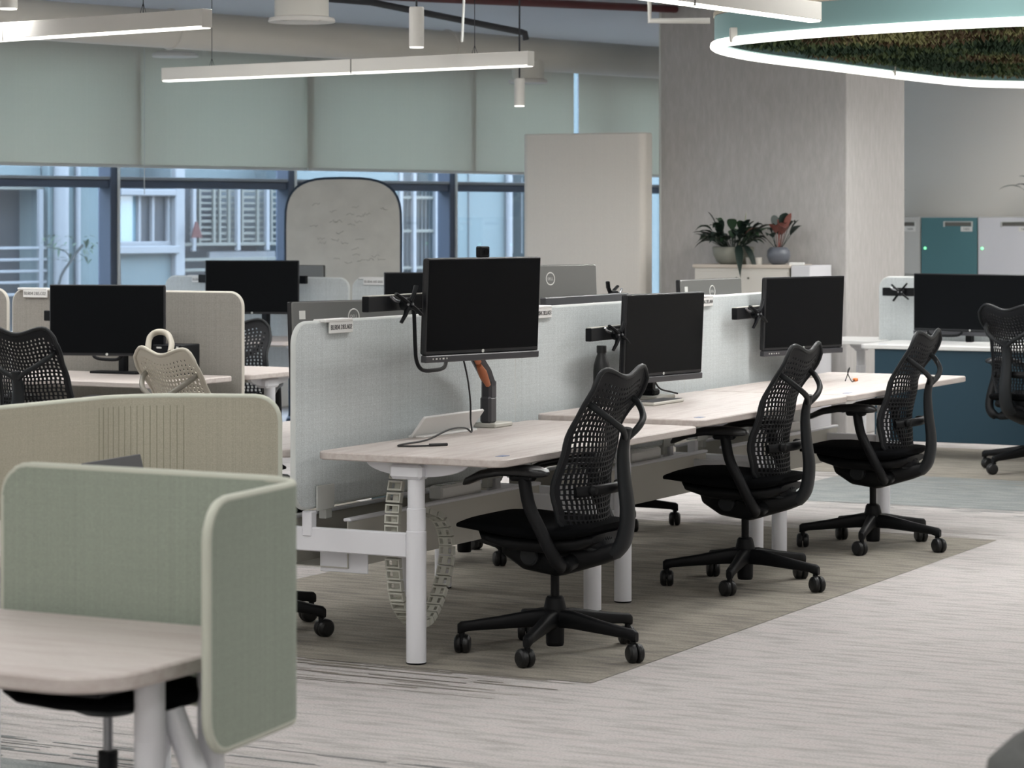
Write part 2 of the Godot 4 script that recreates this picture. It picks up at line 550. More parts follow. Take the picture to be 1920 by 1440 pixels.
func monitor(xf: Transform3D, label: String, w: float = 0.614, h: float = 0.362, bar: bool = true, glossy: bool = true, silver: bool = false, tall_words: String = "") -> Node3D:
	# centre of the panel at the origin, screen towards +z
	var t := thing("monitor", label, "monitor", xf, "desk monitors")
	var s := S()
	box(s, Vector3(0, 0, -0.014), Vector3(w, h, 0.022), 0.004)
	obj("bezel", s, M.monitor_case, t)
	s = S()
	plate(s, rrect(w - 0.003, h - 0.003, 0.01, 4), -0.034, -0.024, 0.004)
	plate(s, rrect(w * 0.5, h * 0.42, 0.03, 5), -0.05, -0.034, 0.008, T(0, -0.07, 0))
	var back := obj("back_cover", s, M.monitor_silver if silver else M.monitor_case, t)
	s = S()
	box(s, Vector3(0, 0.004, -0.0027), Vector3(w - 0.014, h - 0.022, 0.001), 0.0)
	obj("screen", s, M.screen_glass if glossy else M.screen_matt, t)
	s = S()
	lathe(s, [[0.0, 0.0], [0.007, 0.0], [0.007, 0.001], [0.0, 0.001]], 14, Transform3D(Basis(Vector3.RIGHT, PI / 2), Vector3(0, -h / 2 + 0.0085, -0.0032)))
	obj("maker_mark", s, M.bracket, t)
	if bar:
		s = S()
		box(s, Vector3(0, -h / 2 - 0.014, -0.012), Vector3(w, 0.026, 0.03), 0.003)
		var sb := obj("sound_bar", s, M.arm_grey, t)
		for k in 5:
			s = S()
			box(s, Vector3(-w * 0.44 + k * 0.018, -h / 2 - 0.013, 0.0035), Vector3(0.005 + 0.004 * (k % 2), 0.006, 0.001), 0.0)
			obj("button_mark", s, M.print_white, sb)
	if silver:
		s = S()
		var pts := []
		for i in 28:
			var a := TAU * i / 28.0
			pts.append(Vector3(cos(a) * 0.027, h / 2 - 0.062 + sin(a) * 0.027, -0.0345))
		tube(s, pts, 0.003, 6, true, 0.4, Vector3.BACK)
		obj("logo_ring", s, M.print_white, back)
		text("logo_lettering", "DELL", 0.017, M.print_white, back, Transform3D(Basis(Vector3.UP, PI), Vector3(0, h / 2 - 0.0625, -0.0347)), 0.001)
		s = S()
		box(s, Vector3(w * 0.42, h * 0.36, -0.0345), Vector3(0.03, 0.032, 0.001), 0.0)
		obj("paper_sticker", s, M.print_white, t)
	return t

func vesa_head(parent: Node, c: Vector3, yaw: float, roll: float = 0.3) -> void:
	var b := Basis(Vector3.UP, yaw)
	var s := S()
	lathe(s, [[0.0, 0.0], [0.022, 0.0], [0.024, 0.004], [0.024, 0.03], [0.016, 0.034], [0.0, 0.034]], 16, Transform3D(b * Basis(Vector3.RIGHT, PI / 2), c))
	for k in 4:
		var a := PI / 4 + k * PI / 2 + roll
		var dir := Vector3(cos(a), sin(a), 0)
		tube(s, [c + b * (dir * 0.012 + Vector3(0, 0, 0.03)), c + b * (dir * 0.045 + Vector3(0, 0, 0.034)), c + b * (dir * 0.078 + Vector3(0, 0, 0.028))], [0.014, 0.011, 0.01], 6, false, 0.6)
	var o := obj("mount_plate", s, M.black_plastic, parent)
	s = S()
	for k in [-1, 1]:
		lathe(s, [[0.0, 0.0], [0.006, 0.0], [0.005, 0.004], [0.0, 0.005]], 10, Transform3D(b * Basis(Vector3.RIGHT, PI / 2), c + b * Vector3(k * 0.012, 0, 0.036)))
	obj("bolt_pair", s, M.steel, o)
	s = S()
	tube(s, curve([c + b * Vector3(-0.02, 0.01, 0.0), c + b * Vector3(-0.055, 0.016, 0.01), c + b * Vector3(-0.075, 0.03, 0.012)], 4), 0.006, 6)
	obj("clamp_lever", s, M.steel, o)

# chair: forward is -z, origin on the floor under the middle
var BACK_W := [[0.0, 0.09], [0.06, 0.15], [0.18, 0.205], [0.34, 0.232], [0.55, 0.214], [0.75, 0.205], [0.9, 0.222], [1.0, 0.212]]
var BACK_Z := [[0.0, 0.225], [0.2, 0.18], [0.36, 0.17], [0.62, 0.2], [1.0, 0.285]]
func back_at(a: float, t: float) -> Vector3:
	var w := table(t, BACK_W)
	var sh := sin(PI / 2 * minf(absf(a) / 0.72, 1.0))
	var dr := clampf((absf(a) - 0.72) / 0.28, 0.0, 1.0)
	var y := 0.4 + 0.6 * t + (0.032 * sh * sh - 0.045 * dr * dr) * t * t * t - 0.02 * (1.0 - t) * (1.0 - t) * (1.0 - a * a)
	var z := table(t, BACK_Z) - a * a * lerpf(0.075, 0.05, t) + 0.03 * t * t * t * t * a * a
	return Vector3(a * w, y, z)
func back_normal(a: float, t: float) -> Vector3:
	var e := 0.01
	return (back_at(a + e, t) - back_at(a - e, t)).cross(back_at(a, t + e) - back_at(a, t - e)).normalized()   # towards +z (behind)
func back_mesh() -> Mesh:
	var s := S(true)
	var nx := 20
	var ny := 34
	var th := 0.0022
	for j in ny:
		for i in nx:
			var a0 := -1.0 + 2.0 * i / nx
			var a1 := -1.0 + 2.0 * (i + 1) / nx
			var t0 := float(j) / ny
			var t1 := float(j + 1) / ny
			var am := (a0 + a1) / 2
			var tm := (t0 + t1) / 2
			var shift: float = (0.5 if j % 2 else 0.0) * (a1 - a0) * 0.3
			# openings are widest at waist height and below, fine holes near the head, none along the edge
			var open := 0.58
			if tm > 0.78:
				open = lerpf(0.5, 0.32, (tm - 0.78) / 0.22)
			elif tm > 0.62:
				open = 0.48
			if absf(am) > 0.86 or tm > 0.95 or tm < 0.05 or (absf(am) > 0.7 and tm > 0.9):
				open = 0.0
			var oc := [Vector2(a0, t0), Vector2(a1, t0), Vector2(a1, t1), Vector2(a0, t1)]
			var o3 := []
			var n3 := []
			for q in oc:
				o3.append(back_at(q.x, q.y))
				n3.append(back_normal(clampf(q.x, -0.98, 0.98), clampf(q.y, 0.02, 0.98)) * th)
			if open <= 0.0:
				quad(s, o3[0] + n3[0], o3[1] + n3[1], o3[2] + n3[2], o3[3] + n3[3])
				quad(s, o3[0] - n3[0], o3[3] - n3[3], o3[2] - n3[2], o3[1] - n3[1])
				continue
			var hx := (a1 - a0) * open * 0.5
			var hy := (t1 - t0) * minf(0.8, open * 1.25) * 0.5
			var ic := [Vector2(am - hx + shift, tm - hy), Vector2(am + hx + shift, tm - hy), Vector2(am + hx + shift, tm + hy), Vector2(am - hx + shift, tm + hy)]
			var i3 := []
			var m3 := []
			for q in ic:
				i3.append(back_at(q.x, q.y))
				m3.append(back_normal(clampf(q.x, -0.98, 0.98), clampf(q.y, 0.02, 0.98)) * th)
			for k in 4:
				var l := (k + 1) % 4
				quad(s, o3[k] + n3[k], o3[l] + n3[l], i3[l] + m3[l], i3[k] + m3[k])
				quad(s, o3[k] - n3[k], i3[k] - m3[k], i3[l] - m3[l], o3[l] - n3[l])
				quad(s, i3[k] + m3[k], i3[l] + m3[l], i3[l] - m3[l], i3[k] - m3[k])
	s.generate_normals()
	return s.commit()
func oval(c: Vector3, rx: float, ry: float, n: int = 16, power: float = 2.6) -> PackedVector3Array:     # in the local xy plane
	var out := PackedVector3Array()
	for i in n:
		var a := TAU * i / n
		out.append(c + Vector3(signf(cos(a)) * pow(absf(cos(a)), 2.0 / power) * rx, signf(sin(a)) * pow(absf(sin(a)), 2.0 / power) * ry, 0))
	return out
func chair(label: String, star: float, group: String, pale: bool = false, no_back: bool = false) -> Node3D:
	var shell: Material = M.chair_pale if pale else M.chair_mesh
	var frame: Material = M.chair_pale_frame if pale else M.chair_frame
	var t := thing("rolling_stool" if no_back else "office_chair", label, "stool" if no_back else "chair", Transform3D(), group)
	var s := S()
	lathe(s, [[0.0, 0.03], [0.03, 0.03], [0.033, 0.04], [0.034, 0.1], [0.043, 0.125], [0.041, 0.165], [0.033, 0.2], [0.027, 0.207], [0.0, 0.207]], 20)
	obj("base_hub", s, M.chair_black, t)
	for k in 5:
		var b := Basis(Vector3.UP, star + TAU * k / 5.0)
		s = S()
		var rings := []
		for q in [[0.02, 0.128, 0.034, 0.025], [0.08, 0.127, 0.032, 0.022], [0.2, 0.112, 0.024, 0.018], [0.31, 0.1, 0.019, 0.017], [0.338, 0.094, 0.022, 0.016], [0.35, 0.09, 0.017, 0.011]]:
			var ring := PackedVector3Array()
			for p in oval(Vector3.ZERO, q[3], q[2], 12, 3.2):
				ring.append(b * Vector3(p.x, q[1] + p.y, -q[0]))
			rings.append(ring)
		loft(s, rings)
		cyl(s, b * Vector3(0, 0.09, -0.334), b * Vector3(0, 0.055, -0.334), 0.011, 10)
		var leg := obj("base_leg", s, M.chair_black, t)
		s = S()
		var cb := b * Basis(Vector3.UP, 0.9 + 1.7 * k)
		var cc := b * Vector3(0, 0.0345, -0.334) + cb * Vector3(0, 0, 0.014)
		for e in [-1, 1]:
			lathe(s, [[0.0, 0.0], [0.03, 0.0], [0.0345, 0.004], [0.0345, 0.012], [0.032, 0.02], [0.024, 0.026], [0.0, 0.028]], 20, Transform3D(cb * Basis(Vector3.FORWARD, PI / 2 * e), cc + cb * Vector3(0.002 * e, 0, 0)))
		box(s, cc + cb * Vector3(0, 0.016, -0.008), Vector3(0.012, 0.034, 0.03), 0.004, cb)
		obj("caster", s, M.caster_black, leg)
	s = S()
	lathe(s, [[0.016, 0.19], [0.016, 0.3], [0.013, 0.3], [0.013, 0.37]], 14)
	obj("gas_lift", s, M.chair_black, t)
	s = S()
	var r2 := []
	for q in [[-0.17, 0.405, 0.1, 0.012], [-0.15, 0.385, 0.12, 0.04], [-0.08, 0.362, 0.125, 0.062], [0.04, 0.352, 0.12, 0.068], [0.13, 0.362, 0.1, 0.05], [0.2, 0.37, 0.07, 0.036], [0.25, 0.385, 0.045, 0.03]]:
		r2.append(oval(Vector3(0, q[1], -q[0]) * Vector3(1, 1, -1), q[2], q[3], 16, 3.0))
	r2.reverse()
	loft(s, r2)
	var mech := obj("tilt_mechanism", s, M.chair_black, t)
	for k in [-1, 1]:
		s = S()
		lathe(s, [[0.0, 0.0], [0.03, 0.0], [0.036, 0.006], [0.036, 0.03], [0.03, 0.036], [0.0, 0.036]], 18, Transform3D(Basis(Vector3.FORWARD, PI / 2 * k), Vector3(0.115 * k, 0.365, -0.03)))
		obj("adjuster_knob", s, frame, mech)
	# seat: cross-sections from the front lip to the back
	s = S()
	var rs := []
	for q in [[-0.3, 0.462, 0.16, 0.006], [-0.295, 0.466, 0.2, 0.013], [-0.26, 0.472, 0.228, 0.02], [-0.18, 0.47, 0.246, 0.026], [-0.06, 0.46, 0.252, 0.03], [0.06, 0.456, 0.246, 0.03], [0.15, 0.46, 0.225, 0.027], [0.2, 0.466, 0.19, 0.02], [0.215, 0.468, 0.15, 0.01]]:
		rs.append(oval(Vector3(0, q[1], q[0]), q[2], q[3], 24, 3.4))
	loft(s, rs)
	obj("seat_cushion", s, M.dark_fabric, t)
	s = S()
	rs = []
	for q in [[-0.225, 0.445, 0.16, 0.008], [-0.2, 0.43, 0.19, 0.022], [-0.1, 0.412, 0.2, 0.034], [0.06, 0.408, 0.2, 0.036], [0.17, 0.42, 0.17, 0.028], [0.21, 0.432, 0.13, 0.014]]:
		rs.append(oval(Vector3(0, q[1], q[0]), q[2], q[3], 20, 3.4))
	loft(s, rs)
	obj("seat_shell", s, M.chair_black, t)
	if no_back:
		return t
	for k in [-1, 1]:
		s = S()
		tube(s, curve([Vector3(0.1 * k, 0.35, 0.12), Vector3(0.2 * k, 0.345, 0.125), Vector3(0.25 * k, 0.39, 0.115), Vector3(0.268 * k, 0.47, 0.08), Vector3(0.272 * k, 0.56, 0.035), Vector3(0.27 * k, 0.655, 0.015)], 5), 0.021, 10, false, 1.35, Vector3.RIGHT)
		var post := obj("arm_post", s, M.chair_black, t)
		s = S()
		box(s, Vector3(0.27 * k, 0.655, 0.01), Vector3(0.05, 0.024, 0.09), 0.008)
		obj("arm_bracket", s, M.chair_black, post)
		s = S()
		var ra := []
		for q in [[-0.235, 0.622, 0.018, 0.007], [-0.22, 0.632, 0.034, 0.014], [-0.16, 0.658, 0.042, 0.016], [-0.08, 0.674, 0.046, 0.018], [0.0, 0.678, 0.05, 0.021], [0.06, 0.676, 0.046, 0.02], [0.095, 0.674, 0.034, 0.014], [0.106, 0.672, 0.014, 0.006]]:
			ra.append(oval(Vector3(0.265 * k - k * 0.02 * (0.1 - q[0]) / 0.3, q[1], q[0]), q[2], q[3], 16, 2.8))
		loft(s, ra)
		obj("arm_pad", s, M.arm_pad, t)
	inst("back_web", back_web_mesh, shell, t)
	s = S()
	var loop := []
	for i in 25:
		loop.append(back_at(-1.0, i / 24.0))
	for i in range(1, 20):
		loop.append(back_at(-1.0 + 0.1 * i, 1.0))
	for i in 25:
		loop.append(back_at(1.0, 1.0 - i / 24.0))
	for i in range(1, 10):
		loop.append(back_at(1.0 - 0.2 * i, 0.0))
	var rad := []
	for i in loop.size():
		rad.append(0.0085 if i < 20 or i > 48 else 0.0095)
	tube(s, loop, rad, 8, true, 1.0, Vector3.BACK)
	obj("back_rim", s, shell if pale else frame, t)
	# Y-shaped spine behind the back
	s = S()
	var sp := curve([Vector3(0, 0.375, 0.235), Vector3(0, 0.42, 0.272), Vector3(0, 0.52, 0.287), Vector3(0, 0.64, 0.274), Vector3(0, 0.74, 0.27), Vector3(0, 0.82, 0.288)], 5)
	var sr := []
	for i in sp.size():
		sr.append(lerpf(0.05, 0.026, pow(float(i) / (sp.size() - 1), 1.3)))
	tube(s, sp, sr, 14, false, 0.55, Vector3.BACK)
	tube(s, [Vector3(0, 0.385, 0.14), Vector3(0, 0.38, 0.2), Vector3(0, 0.39, 0.25)], [0.045, 0.05, 0.04], 12, false, 0.6)
	for k in [-1, 1]:
		tube(s, curve([Vector3(0, 0.775, 0.275), Vector3(0.06 * k, 0.815, 0.298), Vector3(0.125 * k, 0.85, 0.29), Vector3(0.172 * k, 0.892, 0.252), Vector3(0.182 * k, 0.912, 0.225)], 5), 0.0125, 8)
	obj("back_spine", s, frame, t)
	s = S()
	tube(s, curve([Vector3(-0.17, 0.6, 0.165), Vector3(-0.1, 0.605, 0.215), Vector3(0, 0.607, 0.235), Vector3(0.1, 0.605, 0.215), Vector3(0.17, 0.6, 0.165)], 5), 0.015, 8, false, 1.3)
	for k in [-1, 1]:
		lathe(s, [[0.0, 0.0], [0.018, 0.0], [0.02, 0.01], [0.014, 0.024], [0.0, 0.026]], 12, Transform3D(Basis(Vector3.RIGHT, PI / 2), Vector3(0.13 * k, 0.607, 0.205)))
	obj("lumbar_support", s, M.chair_black, t)
	return t
var back_web_mesh: Mesh

func lower_seat(c: Node3D, by: float) -> void:      # gas lift let down: everything above the star base comes lower
	for k in c.get_children():
		if not (k.name.begins_with("base_")):
			k.position.y -= by

func leaf(s: SurfaceTool, a: Vector3, dir: Vector3, l: float, w: float, droop: float) -> void:
	s.set_smooth_group(1)
	var side := dir.cross(Vector3.UP).normalized()
	if side.length() < 0.1:
		side = Vector3.RIGHT
	var rows := []
	for i in 6:
		var f := i / 5.0
		var c := a + dir * l * f + Vector3.DOWN * droop * l * f * f
		var ww := w * sin(PI * pow(f, 0.8)) * 0.5 + 0.0006
		rows.append([c - side * ww + Vector3.UP * ww * 0.35, c, c + side * ww + Vector3.UP * ww * 0.35])
	for i in 5:
		for k in 2:
			quad(s, rows[i][k], rows[i][k + 1], rows[i + 1][k + 1], rows[i + 1][k])

# ================================================================== the scene
func _ready() -> void:
	rng.seed = 11
	# ---- camera
	var cam := Camera3D.new()
	cam.name = "camera"
	add_child(cam)
	var lens := CameraAttributesPhysical.new()
	lens.frustum_focal_length = 93.75
	lens.frustum_focus_distance = 10.4
	lens.frustum_near = 0.1
	lens.frustum_far = 120.0
	lens.exposure_aperture = 7.0
	cam.attributes = lens
	cam.position = Vector3(0, EYE, 0)
	cam.projection = Camera3D.PROJECTION_FRUSTUM
	cam.near = 0.1
	cam.far = 120.0
	cam.size = 0.1 * 1440.0 / 5000.0
	cam.frustum_offset = Vector2(0, -0.1 * 310.0 / 5000.0)
	cam.current = true
	# ---- sky and exposure
	var env := Environment.new()
	env.background_mode = Environment.BG_SKY
	var sky := Sky.new()
	var sm := ProceduralSkyMaterial.new()
	sm.sky_top_color = Color8(172, 192, 214)
	sm.sky_horizon_color = Color8(204, 214, 224)
	sm.ground_bottom_color = Color8(120, 126, 130)
	sm.ground_horizon_color = Color8(170, 182, 192)
	sky.sky_material = sm
	env.sky = sky
	env.background_energy_multiplier = 18.0
	env.tonemap_mode = Environment.TONE_MAPPER_LINEAR
	env.tonemap_exposure = 1.0
	env.sdfgi_enabled = true
	env.ssao_enabled = true
	env.ssil_enabled = true
	var we := WorldEnvironment.new()
	we.environment = env
	add_child(we)
	materials()
	back_web_mesh = back_mesh()
	lamps()
	shell()
	outside()
	main_bench()
	side_bench()
	far_bench()
	end_desk()
	pods()
	background_things()

func lamps() -> void:
	var e := 2.6
	var near := 1.5
	linear_lamp(Vector2(-2.125, 16.34), Vector2(0.103, 14.69), 2.4, "long white linear lamp hanging in front of the roller blinds", e)
	linear_lamp(Vector2(-3.6, 13.57), Vector2(-1.342, 11.73), 2.4, "long white linear lamp cut by the frame beside the small round spot lamp", e)
	linear_lamp(Vector2(-0.04, 9.38), Vector2(1.293, 11.38), 2.4, "long white linear lamp ending beside the teal moss ring", 1.7)
	linear_lamp(Vector2(-1.9, 6.6), Vector2(-0.6, 8.6), 2.4, "unseen linear lamp, out of view above the green screened desk pod", near)  # out of view, placed to light the pods and near floor
	linear_lamp(Vector2(0.9, 5.6), Vector2(2.2, 7.6), 2.4, "unseen linear lamp, out of view above the pale walkway", near)  # out of view, lights the walkway carpet
	linear_lamp(Vector2(-1.6, 3.2), Vector2(-0.3, 5.2), 2.4, "unseen linear lamp, out of view, nearest the viewer", near)  # unseen, lights desk and screen faces turned to the camera
	linear_lamp(Vector2(2.6, 8.2), Vector2(3.9, 10.2), 2.4, "unseen linear lamp, out of view beyond the walkway towards the wall", near)  # unseen, lights the floor and chairs from the walkway side
	linear_lamp(Vector2(-5.4, 9.6), Vector2(-3.2, 8.0), 2.4, "unseen linear lamp, out of view over the window side aisle", e)  # unseen, lights the side bench from the window side
	linear_lamp(Vector2(4.3, 20.9), Vector2(6.3, 19.8), 2.4, "unseen linear lamp, out of view in front of the lockers", e)  # out of view, brightens the lockers and back wall
	spot_lamp(-0.512, 14.3, 2.475, 0.04, 0.22, "large white cylinder spot lamp above the near end of the linear lamp", 0.6)
	spot_lamp(0.049, 17.5, 2.295, 0.035, 0.186, "small white cylinder spot lamp hanging before the grey divider", 0.6)
	spot_lamp(-2.36, 12.5, 2.54, 0.042, 0.22, "white cylinder spot lamp in the corner above the linear lamp", 0.6)
	for q in [[-3.4, 9.5], [1.8, 11.4], [-1.0, 12.6], [2.4, 15.0], [-2.2, 14.4], [3.6, 17.6], [5.8, 14.0], [-5.2, 13.2], [4.6, 8.0], [0.2, 7.2], [-3.0, 5.4], [2.6, 4.6], [-3.7, 13.8], [0.2, 15.4], [-6.0, 1.5], [-3.0, 1.0], [0.0, 0.5], [3.0, 1.0], [6.0, 1.5], [-4.5, -2.0], [-1.5, -2.5], [1.5, -2.5], [4.5, -2.0], [4.95, 22.6], [6.2, 21.8], [4.7, 20.0], [6.4, 18.0]]:
		unseen_ceiling_panel(q[0], q[1], 3.6 if q[1] < 3.0 else 1.5 if q[1] < 9.0 else 2.4)  # unseen lamps, placed to brighten walls, blinds and upright faces
	moss_ring()

func unseen_ceiling_panel(x: float, depth: float, e: float) -> void:  # lamp panel out of view, sets the overall brightness of the room
	var t := thing("unseen_ceiling_lamp", "unseen flat lamp panel on the ceiling, out of view, placed to light the room", "lamp", world_at(x, 3.16, depth, TH), "unseen flat ceiling lamps")
	var s := S()
	box(s, Vector3(0, 0.02, 0), Vector3(1.22, 0.04, 0.32), 0.003)
	obj("housing", s, M.lamp_white, t)
	s = S()
	box(s, Vector3(0, -0.003, 0), Vector3(1.18, 0.006, 0.28), 0.001)
	obj("diffuser", s, M.lamp_glow, t)
	strip_light("lamp_light", t, T(0, -0.012, 0), 1.16, 0.26, e)

func moss_ring() -> void:
	var h := 2.46
	var ctrl := []
	for q in [[1.052, 13.846], [1.293, 13.196], [1.777, 12.605], [2.335, 12.162], [3.2, 11.75], [4.1, 11.8], [4.8, 12.6], [5.2, 14.2], [5.2, 16.2], [4.7, 17.5], [3.95, 17.95], [3.429, 17.92], [3.05, 17.72], [2.591, 17.045], [1.901, 15.845], [1.298, 14.754]]:
		ctrl.append(Vector3(q[0], h, -q[1]))
	var path := curve(ctrl, 6, true)
	var t := thing("moss_ring_lamp", "large teal ring lamp with a glowing edge and a ceiling of moss", "lamp", Transform3D())
	var n := path.size()
	var s := S()
	tube(s, path, 0.023, 10, true)
	obj("light_tube", s, M.lamp_glow, t)
	# upright band above the tube, 3 cm thick
	s = S()
	var mid := Vector3(3.2, h, -14.9)
	for i in n:
		var a: Vector3 = path[i]
		var b: Vector3 = path[(i + 1) % n]
		var ia := a + (mid - a).normalized() * 0.03
		var ib := b + (mid - b).normalized() * 0.03
		var lo := Vector3(0, 0.025, 0)
		var hi := Vector3(0, 0.15, 0)
		s.set_smooth_group(1)
		quad(s, b + lo, a + lo, a + hi, b + hi)
		s.set_smooth_group(2)
		quad(s, ia + lo, ib + lo, ib + hi, ia + hi)
		s.set_smooth_group(-1)
		quad(s, a + lo, b + lo, ib + lo, ia + lo)
		quad(s, a + hi, ia + hi, ib + hi, b + hi)
	obj("rim_band", s, M.ring_teal, t)
	s = S()
	for i in n:
		var a: Vector3 = path[i] + Vector3(0, 0.152, 0)
		var b: Vector3 = path[(i + 1) % n] + Vector3(0, 0.152, 0)
		var oa := a - (mid - a).normalized() * 0.006
		var ob := b - (mid - b).normalized() * 0.006
		s.set_smooth_group(1)
		quad(s, ob, oa, oa + Vector3(0, 0.02, 0), ob + Vector3(0, 0.02, 0))
	obj("top_trim", s, M.brass, t)
	# moss ceiling inside the band
	var poly := PackedVector2Array()
	for p in path:
		var q: Vector3 = p + (mid - p).normalized() * 0.06
		poly.append(Vector2(q.x, q.z))
	s = S()
	plate(s, poly, -(h + 0.14), -(h + 0.11), 0.0, Transform3D(Basis(Vector3.RIGHT, PI / 2), Vector3.ZERO))
	obj("moss_board", s, M.moss_dark, t)
	var tuft := S()
	for k in 5:
		var a := TAU * k / 5.0
		leaf(tuft, Vector3.ZERO, Vector3(cos(a), -0.9, sin(a)).normalized(), 0.055, 0.032, 0.2)
	tuft.generate_normals()
	var tm := tuft.commit()
	var patch := FastNoiseLite.new()
	patch.seed = 4
	patch.frequency = 0.55
	var sorts := [[], [], [], []]
	var r := RandomNumberGenerator.new()
	r.seed = 77
	var tries := 0
	while tries < 16000:
		tries += 1
		var q := Vector2(r.randf_range(1.0, 5.3), r.randf_range(-18.0, -11.7))
		if not Geometry2D.is_point_in_polygon(q, poly):
			continue
		var g := patch.get_noise_2d(q.x * 1.6, q.y) + r.randf_range(-0.12, 0.12)
		var k := 0 if g < -0.12 else 1 if g < 0.12 else 2 if g < 0.3 else 3
		sorts[k].append(Transform3D(Basis(Vector3.UP, r.randf() * TAU).scaled(Vector3.ONE * r.randf_range(0.7, 1.6)), Vector3(q.x, h + 0.11 - 0.02 * r.randf(), q.y)))
	var ms := [M.moss_dark, M.moss, M.moss_brown, M.moss_pale]
	for k in 4:
		var mm := MultiMesh.new()
		mm.transform_format = MultiMesh.TRANSFORM_3D
		mm.mesh = tm
		mm.instance_count = sorts[k].size()
		for i in sorts[k].size():
			mm.set_instance_transform(i, sorts[k][i])
		var mi := MultiMeshInstance3D.new()
		mi.name = "moss_tufts"
		mi.multimesh = mm
		mi.material_override = ms[k]
		mi.set_meta("kind", "stuff")
		t.add_child(mi, true)
	for k in [3, 21, 45, 80]:
		s = S()
		var p: Vector3 = path[k % n]
		cyl(s, p + Vector3(0, 0.15, 0), Vector3(p.x, 3.19, p.z), 0.004, 6)
		obj("suspension_rod", s, M.lamp_white, t)
		s = S()
		box(s, p + Vector3(0, 0.03, 0), Vector3(0.05, 0.075, 0.05), 0.004)
		obj("joint_clip", s, M.lamp_white, t)
	# the tube's light: short strips set just under it
	for k in 10:
		var a: Vector3 = path[(k * n) / 10]
		var b: Vector3 = path[((k * n) / 10 + n / 10) % n]
		var d := b - a
		strip_light("lamp_light", t, Transform3D(Basis(Vector3.UP, atan2(-d.z, d.x)), (a + b) / 2.0 + Vector3(0, -0.045, 0)), d.length() * 0.9, 0.04, 2.0)

func wall(called: String, a: Vector2, b: Vector2, y0: float, y1: float, m: Material, thick: float = 0.2) -> void:     # inner face runs from a to b; thickness to the right of a-b seen from above (x, depth)
	var s := S(true)
	var d := (b - a).normalized()
	var o := Vector2(-d.y, d.x) * thick
	var p := PackedVector2Array([a, b, b + o, a + o])
	for q in p.size():
		p[q] = Vector2(p[q].x, -p[q].y)
	plate(s, p, -y1, -y0, 0.0, Transform3D(Basis(Vector3.RIGHT, PI / 2), Vector3.ZERO))
	struct(called, s, m)

